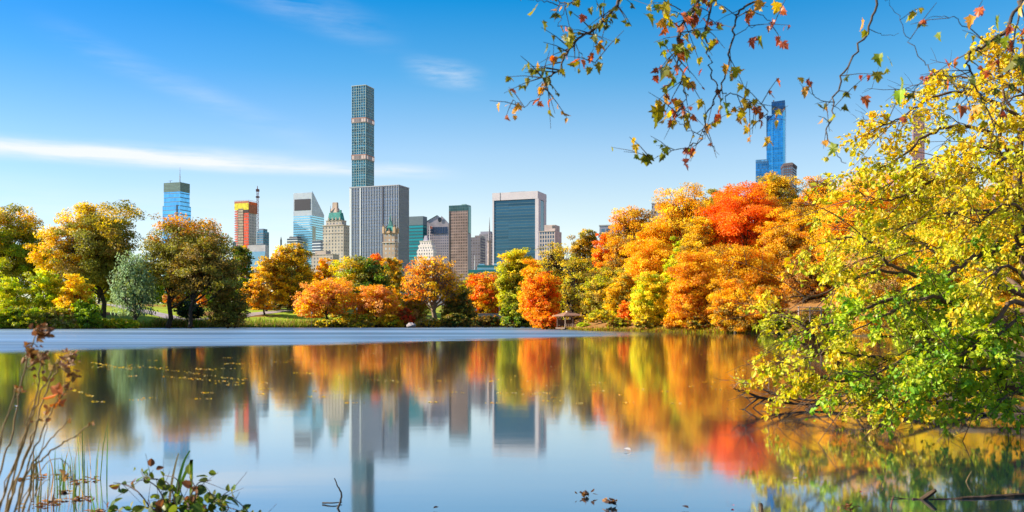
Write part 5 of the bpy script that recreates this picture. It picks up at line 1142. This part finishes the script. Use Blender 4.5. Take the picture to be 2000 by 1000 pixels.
overhang((2.9, 6.0, 6.4), [([(1420, -170), (1370, -20), (1358, 12), (1345, 31), (1331, 56), (1327, 84), (1329, 122), (1331, 157), (1336, 185), (1322, 228)], 6.3, 5.9, .02, .003, 9),
  ([(1400, -60), (1387, 0), (1382, 42), (1378, 73), (1385, 122), (1394, 157), (1408, 178), (1432, 185), (1467, 198), (1490, 205), (1502, 240)], 6.2, 6.0, .011, .002, 12),
  ([(1540, -40), (1490, -5), (1457, 14), (1436, 35), (1432, 70), (1422, 115), (1415, 154), (1397, 196), (1376, 238), (1376, 262), (1355, 283), (1310, 294), (1285, 306), (1262, 312)], 6.3, 5.9, .012, .002, 6),
  ([(1376, 255), (1390, 280), (1402, 298)], 5.9, 5.9, .004, .0015, 2), ([(1372, 266), (1345, 252), (1320, 236), (1306, 225)], 5.9, 5.9, .004, .0015, 8), ([(1436, 35), (1470, 20), (1500, 40), (1510, 48)], 6.2, 6.2, .005, .002, 8), ([(1434, 70), (1462, 55), (1490, 48)], 6.2, 6.2, .004, .002, 6), ([(1330, 20), (1310, 10), (1288, 14), (1270, 24)], 6.1, 6.1, .005, .002, 8)],
  1.0, GY+WARM, [(1264, 26, 6.1, .14, GY[1]), (1298, 4, 6.1, .13, GY[2]), (1286, 40, 6.1, .10, WARM[0]), (1302, 52, 6.1, .10, WARM[1]), (1322, 86, 6, .16, DK[2]), (1336, 92, 6, .15, GY[0]), (1296, 130, 5.9, .17, DK[1]), (1312, 145, 6, .15, GY[0]), (1286, 205, 5.9, .17, DK[2]), (1282, 222, 5.9, .14, DK[1]), (1300, 165, 6, .13, GY[1]), (1342, 150, 6, .12, GY[2]), (1348, 158, 6, .10, WARM[0]), (1264, 300, 5.9, .14, DK[1]), (1296, 300, 5.9, .08, DK[1]), (1390, 76, 6, .12, DK[2]), (1300, 185, 6, .10, WARM[0]), (1318, 195, 6, .11, WARM[3]), (1332, 205, 6, .10, WARM[0]), (1400, 222, 6, .10, WARM[2]), (1410, 212, 6, .09, WARM[1]), (1447, 195, 6, .10, WARM[3]), (1455, 215, 6, .11, GY[2]), (1442, 230, 6, .08, WARM[0]), (1490, 205, 6, .11, GY[1]), (1470, 72, 6.2, .11, WARM[2]), (1490, 68, 6.2, .12, GY[1]), (1508, 42, 6.2, .10, WARM[2]), (1470, 20, 6.2, .10, WARM[0]), (1490, 0, 6.2, .12, WARM[0]), (1520, 2, 6.2, .12, WARM[3]), (1420, 125, 6, .11, WARM[0]), (1435, 130, 6, .10, GY[1]), (1375, 135, 6, .07, WARM[2])])
overhang((3.6, 5.4, 6.0), [([(1735, -150), (1712, -10), (1698, 52), (1668, 110), (1640, 160), (1626, 210), (1616, 255), (1628, 295), (1652, 318)], 6.5, 6.2, .014, .003, 1.2),
  ([(1696, 56), (1720, 66), (1752, 68)], 6.4, 6.4, .004, .0015, 2), ([(1622, 200), (1600, 195), (1584, 182), (1560, 165)], 6.2, 6.1, .004, .0015, 5), ([(1624, 205), (1640, 212), (1662, 218)], 6.2, 6.2, .003, .0015, 4)], 1.0, WARM[:3]+DK,
  [(1686, 38, 6.4, .10, WARM[0]), (1692, 60, 6.4, .08, GY[1]), (1572, 168, 6.1, .11, WARM[0]), (1566, 150, 6.1, .07, WARM[3]), (1627, 222, 6.2, .10, GY[1]), (1632, 280, 6.2, .12, GY[0]), (1648, 205, 6.2, .08, DK[1])])
overhang((4.3, 4.6, 5.2), [([(2080, -150), (2010, -20), (1985, 18), (1965, 62), (1925, 84), (1892, 109), (1896, 140), (1908, 170), (1925, 205), (1950, 250)], 5.6, 5.6, .02, .004, 5),
  ([(1896, 140), (1860, 150), (1835, 142), (1800, 160), (1768, 180), (1740, 205)], 5.6, 5.6, .006, .0015, 4), ([(1900, 175), (1868, 168), (1836, 155), (1812, 130), (1790, 100), (1765, 60), (1745, 15), (1720, -5)], 5.6, 5.8, .006, .0015, 3), ([(2000, -20), (1985, 60), (1975, 120), (1970, 170)], 5.4, 5.4, .008, .002, 5),
  ([(1925, 84), (1900, 60), (1870, 40), (1840, 30), (1800, 40)], 5.6, 5.6, .005, .0015, 5), ([(1905, 165), (1880, 200), (1850, 215), (1800, 205)], 5.6, 5.6, .005, .0015, 4)], 1.0, DK+GY+WARM[:3],
  [(1716, 104, 5.7, .11, GY[0]), (1735, 112, 5.7, .09, GY[1]), (1712, 138, 5.7, .10, DK[2]), (1730, 132, 5.7, .07, GY[1]), (1764, 150, 5.6, .14, GY[0]), (1756, 175, 5.6, .13, (.3, .46, .03)), (1692, 186, 5.6, .10, WARM[4]), (1900, 30, 5.5, .11, WARM[0]), (1945, 30, 5.4, .13, GY[0]), (1960, 70, 5.4, .11, GY[0]), (1985, 105, 5.2, .17, DK[1]), (1995, 110, 5.2, .15, DK[0]), (1878, 205, 5.5, .11, WARM[4]), (1872, 110, 5.6, .09, WARM[4]), (1835, 62, 5.6, .08, GY[0]), (1848, 115, 5.6, .09, WARM[2]), (1905, 205, 5.5, .09, WARM[0]), (1775, 30, 5.8, .06, GY[1]), (1993, 5, 5.2, .12, WARM[3])])

# ------------------------------------------------------------------ plants on the near bank
rg = np.random.default_rng(11)
STALK = plain('dry_stalk', (.22, .14, .05), .8, var=.35, scale=9); DRY = leaf_material('dry_leaf', .25, .7)
def stalk(pts, d0, label, heads, r=.0046):
    p0 = P(*pts[0], d0); base = np.array([p0[0]-.10, d0-.1, max(-.1, gz(p0[0]-.10, d0-.1))-.05])
    t = thing('dry_stalk', label, 'plant', base, 'dry stalks on the near bank')
    path = smooth_path([base]+[P(x, y, d0) for x, y in pts], 5); path[3:-1] += rg.normal(0, .003, path[3:-1].shape)
    mb = MB(); mb.tube(path, np.linspace(r, r*.45, len(path)), 6)
    hp, ha, hl, hc = [], [], [], []
    for (px, py, n_, spread, cols, sz) in heads:
        c = P(px, py, d0); q = c+rg.normal(0, spread, (n_, 3))
        for w_ in q[::2]: j = np.argmin(((path-c)**2).sum(1)); mb.tube([path[max(0, j-1)], w_], [.002, .001], 3)
        hp.append(q); ha.append(rg.normal(0, 1, (n_, 3))); hl.append(rg.uniform(.5, 1.2, n_)*sz); hc.append(np.array(cols)[rg.integers(0, len(cols), n_)]*rg.uniform(.6, 1.2, (n_, 1)))
    mb.build('stem', STALK, t, smooth=True)
    if hp:
        m2 = MB(); hp = np.concatenate(hp); put_leaves(m2, OVAL, hp, np.concatenate(ha), rg.normal(0, 1, (len(hp), 3)), np.concatenate(hl), np.concatenate(hc)); m2.build('seed_head', DRY, t)
BRN = [(.28, .12, .04), (.18, .08, .04), (.38, .2, .07)]
stalk([(-30, 1010), (8, 900), (25, 840), (48, 720), (64, 670), (78, 636)], 3.6, 'tallest dry stalk with drooping rust brown seed head', [(80, 650, 46, .014, BRN, .035), (62, 690, 36, .014, BRN, .035), (70, 665, 8, .02, BRN, .03), (75, 705, 12, .02, BRN, .03)])
stalk([(-15, 1040), (10, 960), (36, 890), (62, 810), (78, 730), (82, 690)], 3.5, 'dry stalk with small dark tip just behind the tallest one', [(82, 700, 14, .014, BRN, .03), (68, 742, 4, .008, BRN, .025)], .005)
stalk([(0, 1040), (22, 950), (60, 820), (75, 780), (95, 735), (105, 712), (116, 700)], 3.7, 'greenish stalk with fine pale bristly tip', [(108, 712, 16, .012, [(.42, .3, .12)], .025)], .0046)
stalk([(5, 1040), (30, 940), (60, 870), (78, 800), (100, 740), (118, 715), (142, 690)], 3.8, 'dark red stalk ending in a bristly pale plume', [(138, 696, 22, .013, [(.45, .28, .14), (.3, .14, .08)], .03), (124, 714, 14, .012, [(.3, .15, .08)], .03)], .0046)
stalk([(20, 1040), (50, 920), (75, 860), (105, 795), (128, 762), (145, 728)], 3.6, 'brown stalk holding two orange dead leaves', [(143, 732, 14, .012, BRN, .03), (120, 772, 5, .012, [(.62, .18, .04)], .06), (112, 790, 4, .01, [(.62, .2, .05)], .05), (134, 755, 6, .01, BRN, .03)], .0046)
stalk([(25, 1040), (50, 930), (82, 880), (110, 845), (142, 818)], 3.5, 'short bare olive stalk bending over the water', [(142, 820, 3, .008, BRN, .02)], .005)
stalk([(30, 1050), (62, 930), (85, 892), (120, 868), (150, 850), (176, 826)], 3.4, 'bare stalk bent farthest over the water', [(175, 828, 3, .006, BRN, .015)], .005)
stalk([(-40, 1040), (-20, 930), (10, 830), (30, 760)], 3.3, 'broken dry stalk at the outer side of the stalk cluster', [(30, 762, 5, .01, BRN, .025)], .0046)
stalk([(-10, 1060), (20, 980), (45, 900), (70, 830), (80, 815)], 3.4, 'short green stalk hidden among the stalk cluster', [(78, 818, 5, .01, BRN, .025)], .005)

for k, (lb, q) in enumerate((('hair thin dry stem rising between the thick stalks', [(-12, 1040), (14, 940), (40, 870), (58, 800), (92, 745)]), ('thin tan stem bending away from the tallest stalk', [(-30, 1030), (-4, 900), (12, 820), (40, 760)]), ('thin curved tan stem crossing the low reed tufts', [(40, 1040), (70, 960), (100, 930), (128, 925)]), ('thin dry stem with loose dead leaf near the water', [(50, 1040), (62, 950), (88, 850), (90, 800)]), ('thin arched stem reaching down toward the floating litter', [(10, 1050), (52, 960), (96, 900), (130, 905), (146, 940)]))):
    stalk(q, 3.5+.06*k, lb, [(q[-1][0], q[-1][1], 4, .006, BRN, .03)], .0028)
# reed tufts standing in the shallow water
GR_ = [(.10, .22, .03), (.16, .28, .04), (.3, .3, .06), (.4, .22, .06)]
def tuft(px, py, h, n_, label, spread=.028, cols=GR_, name='reed_tuft', lean=.12):
    d0 = CAMZ*F/(py-HY); c = np.array([X(px, d0), d0, -.05]); t = thing(name, label, 'reed', (c[0], c[1], 0), 'reed tufts in the near shallows'); mb = MB()
    for k in range(n_):
        b = c+np.array([rg.normal(0, spread), rg.normal(0, spread), 0]); hh = h*rg.uniform(.5, 1.05); dv = rg.normal(0, lean, 2)*hh
        bend = rg.random() < .2; a_ = rg.uniform(0, 3.1); s_ = np.array([math.cos(a_), math.sin(a_)*.5, 0])*.007
        top_ = b+np.array([dv[0], dv[1], hh]); mid = b*.5+top_*.5-np.array([dv[0], dv[1], 0])*.2
        if bend: top_ = mid+np.array([dv[0]*2+.05*np.sign(dv[0]), dv[1], -hh*.1])
        V = [b-s_, b+s_, mid+s_*.9, mid-s_*.9, top_+s_*.1, top_-s_*.1]
        mb.add(V, [[0, 1, 2, 3], [3, 2, 4, 5]], np.array(cols[rg.integers(0, len(cols))])*rg.uniform(.7, 1.2))
    mb.build('blade', LEAF, t)
    m2 = MB(); k = 14; pp = np.stack([c[0]+rg.normal(0, spread*.9, k), c[1]+rg.normal(0, spread*.9, k), np.full(k, .012)], 1)
    put_leaves(m2, OVAL, pp, rg.normal(0, 1, (k, 3))*np.array([1, 1, .05]), rg.normal(0, .2, (k, 3))+np.array([0, 0, 1]), rg.uniform(.04, .09, k), np.array([(.42, .17, .05), (.25, .11, .05), (.5, .3, .1)])[rg.integers(0, 3, k)]); m2.build('dead_leaf_litter', DRY, t)
tuft(124, 932, .35, 18, 'short reed tuft against the pale sky reflection behind the stalks', .07)
tuft(74, 932, .5, 12, 'green reed tuft half hidden among dry stalks', .07)
tuft(176, 938, .75, 14, 'tall reed tuft with one long blade over the bent stalk', .08)
tuft(122, 962, .42, 9, 'narrow upright reed tuft in open water', .03, GR_[:2], lean=.05)
tuft(152, 975, .42, 9, 'second narrow upright reed tuft with brown bent blades beside it', .05, GR_)
tuft(185, 1000, .36, 7, 'reed blades at the picture bottom beside the leafy shrub', .03, GR_[:2], lean=.1)
tuft(84, 985, .30, 14, 'brown matted tuft at the foot of the dry stalks', .10, GR_[2:]+[(.3, .15, .06)])

# leafy low shrub on the near bank
d0 = 5.0; t = thing('leafy_shrub', 'low leafy green shrub with dark arching twigs and a broken reed blade', 'shrub', (X(360, d0), d0, gz(X(360, d0), d0)))
mb = MB(); lp, la, ll, lc = [], [], [], []
twl = [[(330, 1070), (300, 990), (270, 945), (240, 930), (222, 927)], [(350, 1070), (330, 990), (310, 940), (285, 920), (275, 905)], [(360, 1070), (345, 980), (330, 930), (300, 920), (280, 923)], [(370, 1070), (375, 990), (355, 950), (345, 920), (318, 912)], [(380, 1070), (370, 970), (385, 930), (400, 925), (412, 922)],
       [(400, 1070), (430, 1000), (446, 975), (425, 955), (405, 945)], [(420, 1080), (480, 1000), (485, 985), (460, 960), (440, 950)], [(420, 1080), (478, 1010), (470, 985), (445, 975), (420, 968)], [(340, 1070), (280, 1010), (240, 985), (212, 975)], [(350, 1080), (300, 1010), (262, 1000), (240, 1002)],
       [(390, 1070), (380, 980), (382, 940), (370, 915)], [(400, 1070), (420, 1010), (405, 980), (430, 955), (456, 938)], [(440, 1080), (480, 1020), (500, 1000), (515, 995)], [(360, 1080), (320, 1000), (330, 970), (345, 950)], [(380, 1080), (350, 1010), (300, 980), (290, 960)]]
SH = [(.10, .17, .02), (.15, .19, .025), (.07, .12, .02), (.22, .2, .03), (.17, .07, .03), (.12, .15, .02)]
for q in twl:
    path = smooth_path([P(x, y+16, d0+rg.uniform(-.25, .25)) for x, y in q], 5); mb.tube(path, np.linspace(.005, .002, len(path)), 5)
    k = 9; j = rg.integers(4, len(path), k); lp.append(path[j]+rg.normal(0, .02, (k, 3))); la.append(rg.normal(0, .8, (k, 3))+np.array([0, 0, -.1])); ll.append(rg.uniform(.03, .07, k)); lc.append(np.array(SH)[rg.integers(0, len(SH), k)])
    for jj in j[:4]: e = path[jj]+rg.normal(0, .07, 3); mb.tube([path[jj], e], [.002, .001], 3)
mb.build('twig', plain('twig_dark', (.06, .035, .03), .8), t, smooth=True)
c = np.stack([X(rg.normal(350, 45, 110), d0), d0+rg.normal(0, .12, 110), Z(rg.uniform(978, 1070, 110), d0)], 1); lp.append(c); la.append(rg.normal(0, 1, (110, 3))); ll.append(rg.uniform(.04, .08, 110)); lc.append(np.array(SH)[rg.integers(0, len(SH), 110)])
lp = np.concatenate(lp); m2 = MB(); put_leaves(m2, template_oval(4, wide=1.15), lp, np.concatenate(la), rg.normal(0, .6, (len(lp), 3))+np.array([-.2, -.4, .7]), np.concatenate(ll), np.concatenate(lc)*rg.uniform(.7, 1.2, (len(lp), 1))); m2.build('foliage', NEARLEAF, t)
for k, q in enumerate(([(330, 1050), (345, 960), (358, 905), (371, 880)], [(330, 1050), (352, 950), (372, 905), (374, 903), (373, 960), (372, 1010)], [(325, 1050), (333, 960), (342, 910), (349, 885)])):
    path = smooth_path([P(x, y, d0+.25) for x, y in q], 4); mb = MB(); w_ = np.array([.010 if k else .014, 0, 0]); n_ = len(path); tp = np.linspace(1, .3 if k != 1 else .8, n_)[:, None]
    V = np.concatenate([path-w_*tp, path+w_*tp]); mb.add(V, [[i, n_+i, n_+i+1, i+1] for i in range(n_-1)], np.array([(.12, .26, .04), (.22, .36, .03), (.55, .38, .16)][k])); mb.build('reed_blade', LEAF, t)

# floating log, sticks and drifting leaves
def stick(name, label, pts, r0, r1, mat=BARK, cat='stick', k=7):
    path = smooth_path(pts, 4); mb = MB(); mb.tube(path+rg.normal(0, r0*.12, path.shape), np.linspace(r0, r1, len(path)), k, cap=True); o = mb.build(name, mat, smooth=False); return tag(o, label, cat)
LOGM = plain('wet_log', (.06, .04, .025), .9, var=.6, scale=12, spec=.1)
t = thing('floating_log', 'dark wet log floating below the yellow tree reflection with a broken stub', 'log', tuple(P(1890, 972, 8.38)*[1, 1, 0]))
mb = MB(); pth = smooth_path([P(1782, 976, 8.30), P(1840, 978, 8.30), P(1900, 974, 8.34), P(1960, 971, 8.4), P(2060, 966, 8.5)], 5); mb.tube(pth+rg.normal(0, .004, pth.shape), np.linspace(.018, .034, len(pth)), 9, cap=True); mb.build('trunk', LOGM, t)
mb = MB(); mb.tube([P(1800, 976, 8.3), P(1815, 966, 8.28), P(1828, 957, 8.25)], [.022, .024, .016], 7, cap=True); mb.build('broken_stub', LOGM, t)
mb = MB(); mb.tube(smooth_path([P(1738, 970, 8.35), P(1785, 977, 8.28), P(1835, 985, 8.1), P(1875, 997, 7.9)], 4), [.003, .006, .006, .003], 6); mb.build('side_twig', LOGM, t)
stick('upright_stick', 'thin crooked dark twig rising from calm water beside the tower reflection', [P(650, 1010, 7.9), P(663, 985, 7.9), P(667, 965, 7.9), P(660, 950, 7.9), P(653, 934, 7.9)], .011, .004)
stick('floating_stick', 'short dark stick lying on water at the foot of the crooked twig', [P(630, 983, 8.08)*[1, 1, 0]+[0, 0, .01], P(650, 984, 8.05)*[1, 1, 0]+[0, 0, .015], P(668, 979, 8.1)*[1, 1, 0]+[0, 0, .012]], .008, .004)
stick('stump', 'short dark post stub poking out near the blue tower reflection', [P(1487, 1010, 7.6), P(1486, 985, 7.7)], .022, .018, LOGM)
stick('upright_stick', 'thin reddish twig standing in water before the floating log', [P(1738, 1000, 7.9), P(1742, 980, 8.0), P(1746, 968, 8.0)], .010, .004, plain('twig_red', (.12, .05, .03), .8))
stick('upright_stick', 'fine twig bent over the yellow tree reflection', [P(1722, 952, 9.0), P(1722, 945, 9.0), P(1725, 940, 9.0), P(1719, 932, 9.0)], .006, .003)
stick('upright_stick', 'fine pale twig leaning above the floating log reflection', [P(1885, 945, 9.2), P(1892, 930, 9.2), P(1898, 920, 9.2)], .005, .002, STALK)
def clump(label, px, py, size_, seed, cols):
    rg2 = np.random.default_rng(seed); d1 = CAMZ*F/(py-HY); c = np.array([X(px, d1), d1, .015]); n_ = 26; mb = MB()
    pp = c+rg2.normal(0, 1, (n_, 3))*np.array([size_, size_*.6, .012])*.7+np.array([0, 0, .02])
    put_leaves(mb, LOBED, pp, rg2.normal(0, 1, (n_, 3))*np.array([1, 1, .4]), rg2.normal(0, .5, (n_, 3))+np.array([0, 0, 1]), rg2.uniform(.025, .06, n_), np.array(cols)[rg2.integers(0, len(cols), n_)]); o = mb.build('leaf_clump', DRY); tag(o, label, 'leaves')
DARKL = [(.07, .035, .02), (.16, .07, .03), (.28, .13, .04)]
clump('dark clump of curled dead leaves afloat on the blue reflection', 1143, 970, .045, 1, DARKL); clump('smaller flat clump of dead leaves drifting behind the curled clump', 1196, 988, .03, 2, DARKL); clump('dark dead leaf clump at the bottom edge before the log', 1660, 997, .04, 3, DARKL)
for (px, py, sz, col_, lb) in ((1430, 990, .045, (.55, .03, .03), 'single red leaf afloat on the blue reflection'), (1548, 938, .06, (.5, .35, .2), 'pale leaf afloat at the edge of the yellow reflection'), (1232, 882, .10, (.55, .5, .45), 'pale curled leaf afloat on open blue water'), (1680, 965, .04, (.3, .03, .03), 'dark red leaf afloat beside the thin reddish twig'), (846, 996, .05, (.04, .03, .03), 'dark leaf at the bottom edge afloat near the tower reflection'), (1345, 996, .07, (.05, .03, .03), 'tiny dark leaf afloat at the bottom edge of the blue reflection'), (32, 796, .11, (.7, .68, .66), 'white feather afloat behind the dry stalks')):
    d1 = CAMZ*F/(py-HY); mb = MB(); a_ = rg.uniform(0, 6); put_leaves(mb, OVAL, np.array([[X(px, d1), d1, .015]]), np.array([[math.cos(a_), math.sin(a_), .25]]), np.array([[.1, -.3, 1.]]), sz, np.array([col_])); o = mb.build('floating_leaf', DRY); tag(o, lb, 'leaf')
# drifting leaves gathered in wind lines: beyond counting
mb = MB(); pos = []
lines = [(250, 712, 520, 748, 26), (180, 708, 260, 722, 22), (320, 735, 480, 748, 20), (180, 716, 330, 718, 16), (440, 710, 510, 711, 12), (380, 720, 420, 722, 10), (540, 705, 640, 708, 10), (140, 760, 180, 775, 10), (575, 728, 620, 730, 8)]
for (xa, ya, xb, yb, n_) in lines:
    for _ in range(n_*3):
        f_ = rg.random(); pos.append((xa+(xb-xa)*f_, ya+(yb-ya)*f_+rg.normal(0, .8)))
for _ in range(75):
    px, py = rg.uniform(150, 1450), rg.uniform(690, 790); L = rg.uniform(8, 26)
    for _ in range(7): pos.append((px+rg.uniform(-L, L), py+rg.normal(0, .3)))
pos = np.array(pos); dd = CAMZ*F/(pos[:, 1]-HY); pw = np.stack([(pos[:, 0]-1000)/F*dd, dd, np.full(len(dd), .008)], 1); k = len(pw)
put_leaves(mb, OVAL, pw, rg.normal(0, 1, (k, 3))*np.array([1, 1, .02]), rg.normal(0, .06, (k, 3))+np.array([0, 0, 1]), rg.uniform(.03, .085, k), np.array([Y, OY, O, TAN, (.75, .6, .2)])[rg.integers(0, 5, k)]); o = mb.build('drifting_leaves', DRY); tag(o, kind='stuff')

# grass of the near bank: beyond counting
mb = MB(); rg = np.random.default_rng(31); a = rg.uniform(-1.9, 1.9, 26000); r_ = rg.uniform(1.2, 9.5, 26000); gp = np.stack([r_*np.sin(a), r_*np.cos(a)], 1); sd = lake_sd(gp[:, 0], gp[:, 1]); gp = gp[(sd > .05)]
n_ = len(gp); h = rg.uniform(.06, .26, n_); p = np.column_stack([gp, ground(gp[:, 0], gp[:, 1])-.01]); a = rg.uniform(0, math.pi, n_); s_ = np.stack([np.cos(a), np.sin(a), 0*a], 1)*.006
tip = p+np.stack([rg.normal(0, .35, n_)*h, rg.normal(0, .35, n_)*h, h], 1); mid = p*.5+tip*.5+np.column_stack([0*h, 0*h, h*.12])
mb.add(np.stack([p-s_, p+s_, mid+s_*.8, tip, mid-s_*.8], 1).reshape(-1, 3), np.arange(n_*5).reshape(n_, 5), np.array([G, OL, MG, TAN, BR])[rg.integers(0, 5, n_)]*rg.uniform(.5, 1.1, (n_, 1)))
o = mb.build('bank_grass', LEAF); tag(o, kind='stuff')
